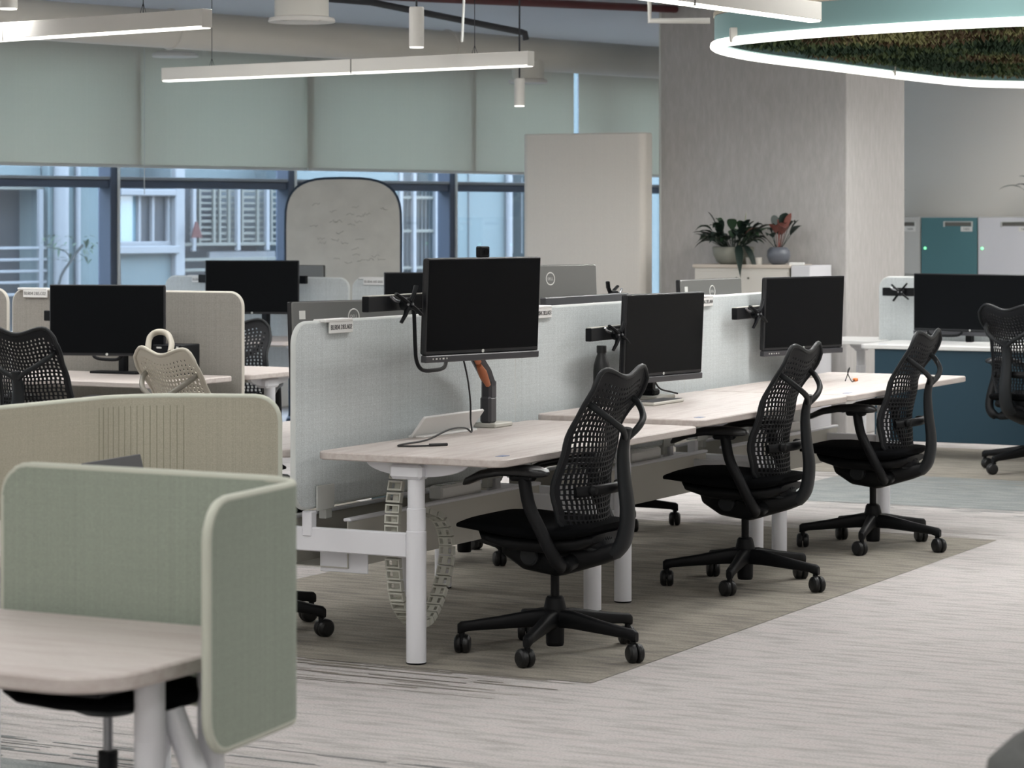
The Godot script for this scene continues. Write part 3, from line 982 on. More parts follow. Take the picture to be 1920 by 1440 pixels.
func shell() -> void:
	# corners of the room in (x, depth)
	var wl := Vector2(-2.02 - 0.672 * 8.6, 22.0 - 0.74 * 8.6)
	var wr := Vector2(-2.02 + 0.672 * 5.5, 22.0 + 0.74 * 5.5)
	var lr := wr + Vector2(0.886, -0.464) * 8.4
	var room := PackedVector2Array([Vector2(wl.x, -4.0), wl, wr, lr, Vector2(lr.x, -4.0)])
	var inv := at(0, 0).affine_inverse()
	var fp := PackedVector2Array()
	for q in room:
		var l := inv * Vector3(q.x, 0, -q.y)
		fp.append(Vector2(l.x, l.z))
	var flat := Transform3D(Basis(Vector3.RIGHT, PI / 2), Vector3.ZERO)    # outline (x, z), extruded downwards in y
	var s := S(true)
	plate(s, fp, 0.0, 0.2, 0.0, flat)
	var floor_o := struct("floor", s, M.carpet, at(0, 0))
	# darker carpet lane under the front desks; its ends break up into separate streaks
	carpet_zone(floor_o, "carpet_lane", M.carpet_dark, 0.0, 4.5, -0.34, 1.92, 0.5, 0.5, 0.0016, 5)
	carpet_zone(floor_o, "carpet_patch", M.carpet_blue, -3.6, -1.9, -1.2, 1.2, 0.9, 0.6, 0.0014, 8)
	carpet_zone(floor_o, "carpet_patch", M.carpet_blue, 5.8, 8.6, -1.4, 1.5, 0.5, 0.6, 0.0014, 9)
	carpet_zone(floor_o, "carpet_patch", M.carpet_dark, 7.4, 9.4, -1.4, 3.4, 0.8, 0.5, 0.0018, 10)
	carpet_zone(floor_o, "carpet_lane", M.carpet_dark, 2.2, 4.6, 3.0, 6.5, 0.4, 0.4, 0.0016, 12)
	# ceiling
	var cp := PackedVector2Array()
	for q in room:
		cp.append(Vector2(q.x, -q.y))
	s = S(true)
	plate(s, cp, -3.4, -3.2, 0.0, flat)
	struct("ceiling", s, M.ceiling_paint)
	wall("wall_left", Vector2(wl.x, -4.0), wl, 0.0, 3.2, M.wall_white)
	wall("wall_back", wr, lr, 0.0, 3.2, M.wall_white)
	wall("wall_right", lr, Vector2(lr.x, -4.0), 0.0, 3.2, M.wall_white)
	wall("wall_rear", Vector2(lr.x, -4.0), Vector2(wl.x, -4.0), 0.0, 3.2, M.wall_white)
	# window wall: low wall, glazing, header
	s = S(true)
	box(s, Vector3(-1.55, 0.35, -0.1), Vector3(14.1, 0.7, 0.2), 0.0)
	struct("wall_window_sill", s, M.wall_white, wat(0, 0, 0))
	s = S(true)
	box(s, Vector3(-1.55, 3.08, -0.1), Vector3(14.1, 0.24, 0.2), 0.0)
	struct("wall_window_header", s, M.wall_white, wat(0, 0, 0))
	var posts := [-8.55, -7.25, -5.4, -3.5, -1.62, 0.265, 2.21, 4.12, 5.45]
	for i in posts.size() - 1:
		var x0: float = posts[i]
		var x1: float = posts[i + 1]
		s = S(true)
		box(s, Vector3((x0 + x1) / 2, 1.83, -0.12), Vector3(x1 - x0, 2.26, 0.008), 0.0)
		var w := struct("window_%d" % (i + 1), s, M.window_glass, wat(0, 0, 0))
		s = S()
		box(s, Vector3(x1 - 0.0, 1.83, -0.06), Vector3(0.085, 2.26, 0.16), 0.006)
		obj("mullion", s, M.frame_dark, w)
		s = S()
		box(s, Vector3(x1 + 0.03, 1.83, 0.028), Vector3(0.02, 2.26, 0.02), 0.003)
		obj("mullion_trim", s, M.bracket, w)
		s = S()
		box(s, Vector3((x0 + x1) / 2, 1.832, -0.06), Vector3(x1 - x0 - 0.085, 0.06, 0.12), 0.004)
		obj("transom", s, M.frame_dark, w)
		s = S()
		box(s, Vector3((x0 + x1) / 2, 1.876, -0.055), Vector3(x1 - x0 - 0.085, 0.026, 0.14), 0.004)
		obj("transom_cap", s, M.frame_grey, w)
		# leaning steel brace just outside the glass
		s = S()
		box(s, Vector3(x1 + 0.145, 1.8, -0.2), Vector3(0.085, 2.2, 0.05), 0.004, Basis(Vector3.BACK, 0.055))
		obj("brace", s, M.frame_grey, w)
	# roller blinds
	var bl := [[-8.5, -6.9, 0.0], [-6.88, -4.95, 0.02], [-4.92, -3.3, 0.0], [-3.32, -1.485, 0.02], [-1.52, 0.38, -0.01], [0.297, 2.345, 0.02], [2.3, 3.7, -0.01], [3.76, 5.3, 0.0]]
	var names := ["window blind by the side wall corner", "third window blind from the side wall", "window blind past the frame edge", "beige roller blind pulled to head height, at the frame edge above the dark railing", "pale roller blind between two mullions above the barred window", "pale roller blind with a beige strip, above the arched whiteboard", "pale roller blind next to the bright gap, above the grey divider", "pale roller blind beside the concrete-look column"]
	names[0] = "pale roller blind nearest the side wall corner"
	names[1] = "pale roller blind second from the side wall"
	names[2] = "pale roller blind third from the side wall"
	for i in bl.size():
		var x0: float = bl[i][0]
		var x1: float = bl[i][1]
		var t := thing("roller_blind", names[i], "blind", wat((x0 + x1) / 2, 0, 0.15 + bl[i][2]), "roller blinds along the windows")
		s = S(true)
		box(s, Vector3(0, 2.47, 0), Vector3(x1 - x0, 0.98, 0.003), 0.0)
		obj("fabric", s, M.blind_fabric, t)
		s = S()
		box(s, Vector3(0, 1.968, 0), Vector3(x1 - x0, 0.024, 0.014), 0.004)
		obj("bottom_bar", s, M.bracket, t)
		s = S()
		cyl(s, Vector3(-(x1 - x0) / 2, 2.99, -0.02), Vector3((x1 - x0) / 2, 2.99, -0.02), 0.035, 14)
		obj("roller", s, M.lamp_white, t)
		if i == 4:
			s = S()
			cyl(s, Vector3(-(x1 - x0) / 2 + 0.07, 2.95, 0.03), Vector3(-(x1 - x0) / 2 + 0.07, 1.75, 0.03), 0.003, 6)
			obj("pull_cord", s, M.bracket, t)
	# column with a fine vertical grain
	s = S(true)
	box(s, Vector3(0.62, 1.6, -0.73), Vector3(1.24, 3.2, 1.46), 0.006)
	struct("wall_column", s, M.wall_grain, at(9.889, 2.448))
	s = S()
	box(s, Vector3(-0.003, 1.6, -1.455), Vector3(0.014, 3.2, 0.014), 0.002)
	struct("trim_1", s, M.bracket, at(9.889, 2.448))
	# services under the ceiling
	var d := thing("air_duct", "round pale air duct running along the top of the windows", "duct", wat(0, 0, 3.0))
	s = S()
	cyl(s, Vector3(-7.0, 2.79, 0), Vector3(3.2, 2.79, 0), 0.125, 28)
	obj("duct_pipe", s, M.duct, d)
	for x in [-6.2, -3.6, -1.0, 1.6]:
		s = S()
		var ring := []
		for k in 28:
			ring.append(Vector3(x, 2.79 + cos(TAU * k / 28.0) * 0.127, sin(TAU * k / 28.0) * 0.127))
		tube(s, ring, 0.008, 6, true, 1.0, Vector3.RIGHT)
		obj("duct_seam", s, M.duct, d)
	var vents := [[-1.27, 16.1, 2.745, 0.2, "round white ceiling air outlet with a wide flange beside the red pipes"], [-2.5, 19.8, 2.76, 0.17, "round air outlet hanging below the duct behind the linear lamp"], [0.12, 19.9, 2.57, 0.145, "round air outlet hanging above the small cylinder spot lamp"]]
	for v in vents:
		var o := thing("air_outlet", v[4], "vent", world_at(v[0], v[2], v[1]), "round air outlets")
		s = S()
		lathe(s, [[v[3] * 0.82, 0.03], [v[3] * 0.82, (3.19 if v[1] < 17.0 else 2.8) - v[2]]], 28)
		obj("neck", s, M.duct, o)
		s = S()
		lathe(s, [[v[3] * 0.6, 0.012], [v[3], 0.0], [v[3] * 1.02, 0.008], [v[3] * 0.98, 0.026], [v[3] * 0.8, 0.034]], 28)
		obj("flange", s, M.lamp_white, o)
		s = S()
		lathe(s, [[0.0, 0.004], [v[3] * 0.5, 0.006], [v[3] * 0.52, 0.014], [0.0, 0.016]], 24)
		obj("disc", s, M.lamp_white, o)
	var pipes := [
		["sprinkler_pipe", "dark red sprinkler pipe crossing below the ceiling", M.pipe_red, [Vector3(-1.9, 2.93, -15.8), Vector3(1.2, 3.1, -19.6)], 0.028],
		["sprinkler_pipe", "second dark red pipe running close to the other red pipe", M.pipe_red, [Vector3(-2.4, 3.06, -16.6), Vector3(0.7, 3.15, -20.0)], 0.022],
		["black_pipe", "black pipe ending in an elbow above the roller blinds", M.pipe_black, [Vector3(-1.6, 2.95, -16.4), Vector3(-0.9, 2.94, -17.0), Vector3(0.06, 2.82, -18.0), Vector3(0.085, 2.815, -18.02), Vector3(0.095, 2.77, -18.03)], 0.022],
		["conduit", "white bent conduit under the ceiling beside the column", M.lamp_white, [Vector3(0.8, 2.98, -15.5), Vector3(0.8, 2.71, -15.5), Vector3(1.15, 2.71, -15.5)], 0.018],
		["flexible_hose", "thin pale cable drooping from the ceiling over the linear lamp", M.bracket, [Vector3(-0.29, 3.18, -16.0), Vector3(-0.285, 2.95, -16.0), Vector3(-0.3, 2.62, -16.0)], 0.008],
	]
	for p in pipes:
		s = S()
		tube(s, p[3], p[4], 12)
		tag(obj(p[0], s, p[2], self), p[1], "pipe")

func carpet_zone(parent: Node, called: String, m: Material, u0: float, u1: float, v0: float, v1: float, fray0: float, fray1: float, lift: float, seed_n: int) -> void:
	# a lane of dyed yarn: solid in the middle, ends fraying into single streaks that run across the lane
	var r := RandomNumberGenerator.new()
	r.seed = seed_n
	var s := S(true)
	var put2 := func(st: SurfaceTool, a: float, b: float, c: float, d: float) -> void:
		quad(st, Vector3(a, lift, -d), Vector3(a, lift, -c), Vector3(b, lift, -c), Vector3(b, lift, -d))
	put2.call(s, u0, u1, v0, v1)
	var o := obj(called, s, m, parent)
	o.set_meta("kind", "stuff")
	# loose streaks of the same yarn beyond the lane's two ends
	s = S(true)
	for side in 2:
		var fray: float = fray0 if side == 0 else fray1
		for i in int(fray * 150):
			var f := pow(r.randf(), 1.3)
			var u := (u0 - f * fray) if side == 0 else (u1 + f * fray)
			var w := r.randf_range(0.003, 0.014) * (1.2 - f)
			var l := r.randf_range(0.1, 0.5)
			var v := r.randf_range(v0, v1 - 0.1)
			put2.call(s, u - w / 2, u + w / 2, v, minf(v1, v + l))
	o = obj("carpet_streaks", s, m, parent)
	o.set_meta("kind", "stuff")

func outside() -> void:
	# the house across the yard, its wall parallel to the window wall, five metres out
	var t := thing("neighbour_house", "pale house wall with barred windows seen through the office windows", "building", wat(0, 0, -5.0))
	var s := S(true)
	box(s, Vector3(3.0, 1.1, -0.65), Vector3(26.0, 6.2, 0.3), 0.0)
	obj("wall", s, M.facade, t)
	# wall panels that stand proud, leaving openings
	var proud := [[1.64, 2.52, -1.5, 4.2], [3.23, 3.37, -1.5, 4.2], [4.86, 6.6, -1.5, 4.2], [7.22, 8.47, -1.5, 4.2], [8.98, 12.0, -1.5, 4.2]]
	for p in proud:
		s = S()
		box(s, Vector3((p[0] + p[1]) / 2, (p[2] + p[3]) / 2, -0.25), Vector3(p[1] - p[0], p[3] - p[2], 0.5), 0.01)
		obj("wall_bay", s, M.facade, t)
	# dark openings behind
	for p in [[-1.6, 1.64, 0.2, 1.88], [2.52, 3.23, 1.3, 1.86], [3.37, 4.86, 0.6, 2.0], [6.6, 7.22, 0.9, 2.2], [8.47, 8.98, 1.17, 2.1]]:
		s = S(true)
		box(s, Vector3((p[0] + p[1]) / 2, (p[2] + p[3]) / 2, -0.48), Vector3(p[1] - p[0], p[3] - p[2], 0.02), 0.0)
		obj("opening", s, M.facade_dark, t)
	s = S()
	box(s, Vector3(0.2, 2.02, -0.3), Vector3(2.85, 0.28, 0.4), 0.01)
	obj("lintel", s, M.facade, t)
	s = S()
	box(s, Vector3(0.2, 1.86, -0.08), Vector3(2.85, 0.03, 0.06), 0.004)
	obj("lintel_edge", s, M.facade_grille, t)
	s = S()
	box(s, Vector3(2.87, 0.45, -0.24), Vector3(0.72, 1.62, 0.48), 0.004)
	obj("parapet", s, M.facade, t)
	s = S()
	box(s, Vector3(2.87, 1.24, -0.05), Vector3(0.8, 0.08, 0.3), 0.008)
	obj("window_sill", s, M.facade_white, t)
	s = S()
	cyl(s, Vector3(1.75, -1.5, 0.06), Vector3(1.75, 4.2, 0.06), 0.075, 18)
	obj("downpipe", s, M.facade_white, t)
	s = S()
	cyl(s, Vector3(1.98, -1.5, 0.03), Vector3(1.98, 4.2, 0.03), 0.03, 12)
	obj("downpipe", s, M.facade_white, t)
	for h in [1.27, 1.155, 1.04, 0.93, 0.81]:
		s = S()
		box(s, Vector3(0.2, h, -0.02), Vector3(2.85, 0.028, 0.03), 0.004)
		obj("railing_bar", s, M.facade_white, t)
	s = S()
	box(s, Vector3(1.55, 1.3, -0.02), Vector3(0.05, 1.1, 0.05), 0.004)
	obj("railing_post", s, M.facade_white, t)
	# sash window
	s = S()
	box(s, Vector3(2.87, 1.83, 0.02), Vector3(0.74, 0.07, 0.12), 0.01)
	box(s, Vector3(2.87, 1.3, -0.02), Vector3(0.72, 0.05, 0.06), 0.006)
	var f := obj("window_head", s, M.facade_white, t)
	for x in [2.54, 2.81, 2.99, 3.2]:
		s = S()
		box(s, Vector3(x, 1.56, -0.02), Vector3(0.032, 0.5, 0.05), 0.004)
		obj("window_stile", s, M.facade_white, t)
	for x in [[2.675, 0.24], [2.9, 0.15], [3.095, 0.18]]:
		s = S(true)
		box(s, Vector3(x[0], 1.56, -0.05), Vector3(x[1], 0.5, 0.008), 0.0)
		obj("pane", s, M.far_glass if x[1] > 0.2 else M.facade_dark, t)
	s = S()
	box(s, Vector3(3.3, 1.5, 0.02), Vector3(0.13, 3.0, 0.1), 0.008)
	obj("corner_pilaster", s, M.facade_white, t)
	# barred balcony window
	for x in [3.5, 4.12, 4.54]:
		s = S()
		box(s, Vector3(x, 1.55, 0.04), Vector3(0.045, 0.66, 0.05), 0.004)
		obj("grille_post", s, M.facade_white, t)
	for x in [[3.62, 0.03], [3.82, 0.035], [3.9, 0.03], [4.03, 0.035], [4.22, 0.03], [4.44, 0.035], [4.64, 0.03], [4.78, 0.03]]:
		s = S()
		box(s, Vector3(x[0], 1.58, 0.0), Vector3(x[1], 0.6, 0.03), 0.003)
		obj("grille_upright", s, M.facade_grille, t)
	for k in 9:
		s = S()
		box(s, Vector3(4.15, 1.34 + k * 0.064, -0.02), Vector3(1.3, 0.022 + 0.008 * (k % 2), 0.02), 0.003)
		obj("grille_bar", s, M.facade_grille, t)
	for h in [1.29, 1.13, 1.02]:
		s = S()
		box(s, Vector3(4.1, h, 0.03), Vector3(1.46, 0.034, 0.04), 0.004)
		obj("balcony_rail", s, M.facade_grille, t)
	s = S()
	box(s, Vector3(4.3, 1.1, -0.1), Vector3(0.95, 0.22, 0.05), 0.006)
	obj("balcony_panel", s, M.facade_white, t)
	s = S(true)
	box(s, Vector3(4.45, 1.6, -0.2), Vector3(0.7, 0.6, 0.01), 0.0)
	obj("curtain", s, M.facade_curtain, t)
	# barred window further along
	for x in [6.62, 6.84, 7.2]:
		s = S()
		box(s, Vector3(x, 1.5, 0.0), Vector3(0.05, 1.3, 0.05), 0.004)
		obj("window_stile", s, M.facade_white, t)
	for h in [1.42, 1.8, 1.0]:
		s = S()
		box(s, Vector3(6.91, h, -0.02), Vector3(0.6, 0.035, 0.03), 0.003)
		obj("grille_bar", s, M.facade_grille, t)
	for k in 9:
		s = S()
		box(s, Vector3(6.66 + k * 0.062, 1.45, -0.06), Vector3(0.014, 1.1, 0.014), 0.0)
		obj("grille_upright", s, M.facade_curtain, t)
	s = S(true)
	box(s, Vector3(6.91, 1.55, -0.3), Vector3(0.6, 1.2, 0.01), 0.0)
	obj("curtain", s, M.facade_curtain, t)
	for k in 3:
		s = S()
		box(s, Vector3(8.56 + k * 0.17, 1.6, -0.05), Vector3(0.02, 0.9, 0.02), 0.0)
		obj("grille_upright", s, M.facade_curtain, t)
	s = S()
	cyl(s, Vector3(8.4, -1.5, 0.05), Vector3(8.4, 4.2, 0.05), 0.04, 12)
	obj("downpipe", s, M.facade_white, t)
	s = S()
	box(s, Vector3(7.75, 1.3, 0.005), Vector3(0.02, 5.6, 0.02), 0.0)
	obj("wall_joint", s, M.facade_curtain, t)
	# red cloth hanging on the balcony
	var c := thing("red_cloth", "small dark red cloth hung on the balcony outside", "cloth", wat(3.42, 1.36, -4.82))
	s = S()
	plate(s, PackedVector2Array([Vector2(-0.07, 0.0), Vector2(0.08, 0.0), Vector2(0.02, 0.16), Vector2(-0.01, 0.17)]), -0.01, 0.01, 0.003)
	obj("cloth", s, M.cloth_red, c)
	# shrub branch
	var b := thing("shrub", "thin leafy branch in front of the pale house wall", "plant", wat(1.45, 0.0, -4.6))
	s = S()
	tube(s, curve([Vector3(-0.05, 0.2, 0), Vector3(0.0, 0.9, 0), Vector3(0.16, 1.15, 0), Vector3(0.3, 1.3, 0)], 4), 0.014, 6)
	tube(s, curve([Vector3(0.16, 1.15, 0), Vector3(0.05, 1.25, 0.02), Vector3(-0.16, 1.28, 0)], 4), 0.006, 5)
	obj("branch", s, M.twig, b)
	s = S()
	for i in 70:
		var a := Vector3(rng.randf_range(-0.2, 0.42), rng.randf_range(1.14, 1.4), rng.randf_range(-0.1, 0.1))
		leaf(s, a, Vector3(rng.randf_range(-1, 1), rng.randf_range(-0.4, 0.6), rng.randf_range(-0.5, 0.5)).normalized(), 0.09, 0.025, 0.2)
	obj("foliage", s, M.twig_leaf, b)
	# yard
	s = S(true)
	box(s, Vector3(2, -1.6, -2.5), Vector3(30, 0.2, 4.5), 0.0)
	tag(obj("yard_paving", s, M.facade_curtain, self, wat(0, 0, 0)), "grey yard paving between the office and the house", "paving")

# ------------------------------------------------------------------ the main bench
func main_bench() -> void:
	var s: SurfaceTool
	var g := "desks of the main bench"
	var fd := []
	fd.append(desk(at(0.0, 0.0), 1.69, 0.735, "pale wood sit-stand desk nearest the viewer, with a white tablet stand on it", g, [0.071, 1.482]))
	fd.append(desk(at(1.705, 0.0), 1.68, 0.757, "pale wood sit-stand desk carrying the black bottle, middle of the front row", g, [0.06, 1.47]))
	fd.append(desk(at(3.4, 0.0), 1.7, 0.757, "pale wood sit-stand desk at the column end of the front row", g, [0.06, 1.47]))
	# the row behind the screen: same desks, turned round
	desk(at(1.66, 1.6, 0.0, PI), 1.66, 0.735, "pale wood desk end showing behind the grey screen's near edge", g, [0.18, 1.59])
	desk(at(3.38, 1.6, 0.0, PI), 1.66, 0.745, "pale wood desk behind the screen, middle of the hidden row", g, [0.18, 1.59])
	desk(at(5.08, 1.6, 0.0, PI), 1.66, 0.745, "pale wood desk behind the screen at the column end", g, [0.18, 1.59])
	# screens between the rows
	var gs := "grey fabric screens of the main bench"
	var names := ["long pale grey fabric screen at the near end, sign BLR04 283.A02 on it", "pale grey fabric screen behind the black bottle", "pale grey fabric screen at the column end, behind the farthest front monitor"]
	var words := ["BLR04 283.A02", "BLR04 283.A03", "BLR04 283.A04"]
	for i in 3:
		var u0: float = [-0.04, 1.645, 3.35][i]
		var u1: float = [1.64, 3.345, 4.95][i]
		var p := screen("desk_screen", names[i], "screen", u1 - u0, 0.66, at((u0 + u1) / 2, 0.815, 0.527), M.panel_fabric, M.panel_rim, gs)
		sign_plate(words[i], p, -(u1 - u0) / 2 + [0.29, 0.22, 0.22][i], 0.64, 0.022)
		for k in [-1, 1]:
			s = S()
			box(s, Vector3(k * ((u1 - u0) / 2 - 0.19), 0.03, 0.018), Vector3(0.12, 0.09, 0.006), 0.002)
			box(s, Vector3(k * ((u1 - u0) / 2 - 0.22), -0.02, 0.0), Vector3(0.045, 0.06, 0.03), 0.003)
			obj("screen_bracket", s, M.bracket, p)
	# frame: beams joining the legs of both rows, and the cable tray between
	for i in 3:
		var dk: Node3D = fd[i]
		for x in [0.07, 1.48]:
			s = S()
			box(s, Vector3(x, 0.415, -0.805), Vector3(0.03, 0.085, 0.8), 0.004)
			obj("cross_beam", s, M.white_metal, dk)
			s = S()
			box(s, Vector3(x, 0.47, -0.815), Vector3(0.04, 0.09, 0.04), 0.004)
			obj("screen_post", s, M.white_metal, dk)
	var trays := ["long pale metal cable tray under the near desks", "long pale metal cable tray under the middle desks", "long pale metal cable tray under the desks by the column"]
	for i in 3:
		var t := thing("cable_tray", trays[i], "cable tray", at(0.1 + i * 1.7, 0.68), "cable trays under the main bench")
		s = S()
		box(s, Vector3(0.76, 0.395, 0.0), Vector3(1.5, 0.17, 0.004), 0.001)
		obj("front_wall", s, M.tray_metal, t)
		s = S()
		box(s, Vector3(0.76, 0.395, -0.24), Vector3(1.5, 0.17, 0.004), 0.001)
		obj("rear_wall", s, M.tray_metal, t)
		s = S()
		box(s, Vector3(0.76, 0.312, -0.12), Vector3(1.5, 0.004, 0.24), 0.001)
		obj("tray_floor", s, M.tray_metal, t)
		for k in 2:
			s = S()
			box(s, Vector3(0.76, 0.484, -0.235 * k - 0.003), Vector3(1.5, 0.012, 0.03), 0.003)
			obj("tray_lip", s, M.white_metal, t)
		s = S()
		box(s, Vector3(0.02, 0.35, -0.02), Vector3(0.006, 0.11, 0.2), 0.002)
		obj("end_bracket", s, M.white_metal, t)
		s = S()
		box(s, Vector3(0.9, 0.51, -0.05), Vector3(0.32, 0.055, 0.06), 0.008)
		var ps := obj("power_strip", s, M.white_plastic, t)
		for k in 4:
			s = S()
			box(s, Vector3(0.78 + k * 0.08, 0.5385, -0.05), Vector3(0.04, 0.003, 0.035), 0.001)
			obj("socket", s, M.bracket, ps)
	cable_chain()
	# monitors, screens turned towards the walkway
	var fwd := Basis(Vector3.RIGHT, deg_to_rad(2.6))
	var m1 := atan2(0.44, 0.42)
	monitor(Transform3D(Basis(Vector3.UP, m1) * fwd, B(0.85, 0.52, 1.232)), "large black monitor on a bent arm over the nearest desk")
	monitor(Transform3D(Basis(Vector3.UP, atan2(0.49, 0.37)) * fwd, B(2.64, 0.58, 1.052)), "black monitor with cloudy reflections behind the nearest chair", 0.614, 0.362)
	monitor(Transform3D(Basis(Vector3.UP, atan2(0.43, 0.44)) * fwd, B(4.4, 0.614, 1.09)), "black monitor with reflections in front of the concrete-look column", 0.614, 0.362)
	# backs of the hidden row's monitors
	monitor(Transform3D(Basis(Vector3.UP, PI + atan2(0.44, 0.43)) * fwd, Vector3(-0.62, 1.07, -10.12)), "silver backed monitor showing its logo above the screen's near end", 0.614, 0.362, false, false, true)
	monitor(Transform3D(Basis(Vector3.UP, PI + atan2(0.44, 0.43)) * fwd, Vector3(0.15, 1.172, -11.88)), "silver backed monitor showing its logo beside the large black monitor", 0.614, 0.362, false, false, true)
	monitor(Transform3D(Basis(Vector3.UP, PI + atan2(0.51, 0.34)) * fwd, Vector3(0.97, 1.08, -13.25)), "silver backed monitor showing its logo in front of the white cupboard", 0.614, 0.362, false, false, true)
	# webcam
	var wc := thing("webcam", "small square black camera on top of the large black monitor", "camera", Transform3D(Basis(Vector3.UP, m1), B(0.86, 0.535, 1.412)))
	s = S()
	box(s, Vector3(0, 0.022, 0), Vector3(0.05, 0.042, 0.03), 0.004)
	obj("body", s, M.black_plastic, wc)
	s = S()
	lathe(s, [[0.0, 0.0], [0.011, 0.0], [0.012, 0.003], [0.0, 0.003]], 14, Transform3D(Basis(Vector3.RIGHT, PI / 2), Vector3(0, 0.023, 0.0185)))
	obj("lens", s, M.screen_glass, wc)
	monitor_arms()
	desk_items()
	# chairs of the front row, all facing the desks (towards +v)
	var gc := "mesh chairs around the benches"
	var c1 := chair("black mesh office chair nearest the viewer, silver sheen on its arm pad", deg_to_rad(100), gc)
	c1.transform = at(0.496, 0.045, 0.0, 0.0)
	dup(c1, at(2.44, 0.12, 0.0, 0.03), "black mesh office chair in the middle of the front row")
	dup(c1, at(3.953, 0.097, 0.0, 0.02), "black mesh office chair at the column end of the front row")
	var ro := chair("low black rolling stool, its casters showing behind the near felt screen", deg_to_rad(20), "", false, true)
	ro.transform = at(0.42, 1.32, 0.0, 0.3)
	dup(c1, at(2.7, 1.62, 0.0, PI + 0.2), "black chair of the hidden row seen under the middle desk")
	dup(c1, at(4.2, 1.6, 0.0, PI), "black chair of the hidden row seen under the column end desk")
	dup(c1, at(2.56, 3.86, 0.0, -PI / 2), "black mesh chair at the side bench, cut by the frame edge")
	lower_seat(dup(c1, at(4.5, 4.12, 0.0, PI / 2 + 0.5), "black chair half hidden behind the side bench's end screen"), 0.05)
	dup(c1, at(8.0, 0.52, 0.0, -PI / 2 - 0.35), "grey-black mesh chair in front of the teal desk panel")
	var wch := chair("pale beige mesh office chair standing before the black computer box", deg_to_rad(80), gc, true)
	wch.transform = at(2.19, 2.68, 0.0, -PI / 2 - 0.29)
	lower_seat(wch, 0.06)
	s = S()
	tube(s, curve([Vector3(-0.2, 0.955, 0.2), Vector3(-0.225, 1.01, 0.17), Vector3(-0.21, 1.035, 0.14), Vector3(-0.15, 1.03, 0.13), Vector3(-0.09, 0.99, 0.15), Vector3(-0.06, 0.95, 0.18)], 5), 0.014, 8)
	obj("hanger_loop", s, M.chair_pale, wch)

func cable_chain() -> void:
	var t := thing("cable_chain", "hanging loop of grey cable-guide links beside the nearest desk leg", "cable guide", at(0, 0))
	var pts := curve([Vector3(0.16, 0.66, -0.5), Vector3(0.13, 0.55, -0.5), Vector3(0.12, 0.44, -0.5), Vector3(0.13, 0.32, -0.5), Vector3(0.16, 0.2, -0.5), Vector3(0.24, 0.12, -0.5), Vector3(0.34, 0.1, -0.5), Vector3(0.42, 0.15, -0.5), Vector3(0.49, 0.25, -0.5), Vector3(0.52, 0.36, -0.5), Vector3(0.48, 0.46, -0.51), Vector3(0.4, 0.5, -0.55)], 3)
	for i in pts.size() - 1:
		var a: Vector3 = pts[i]
		var b: Vector3 = pts[i + 1]
		var d := (b - a)
		var y := d.normalized()
		var z := Vector3.BACK
		var x := y.cross(z).normalized()
		var bs := Basis(x, y, x.cross(y))
		var s := S()
		var l := d.length() * 0.86
		# a link: two side rails and two bridges, open in the middle
		for k in [-1, 1]:
			box(s, (a + b) / 2 + bs * Vector3(0, 0, k * 0.026), Vector3(0.022, l, 0.006), 0.001, bs)
			box(s, (a + b) / 2 + bs * Vector3(0, k * l * 0.4, 0), Vector3(0.02, l * 0.2, 0.05), 0.001, bs)
		box(s, (a + b) / 2 + bs * Vector3(-0.009, 0, 0), Vector3(0.003, l, 0.022), 0.0005, bs)
		obj("link", s, M.chain_grey, t)

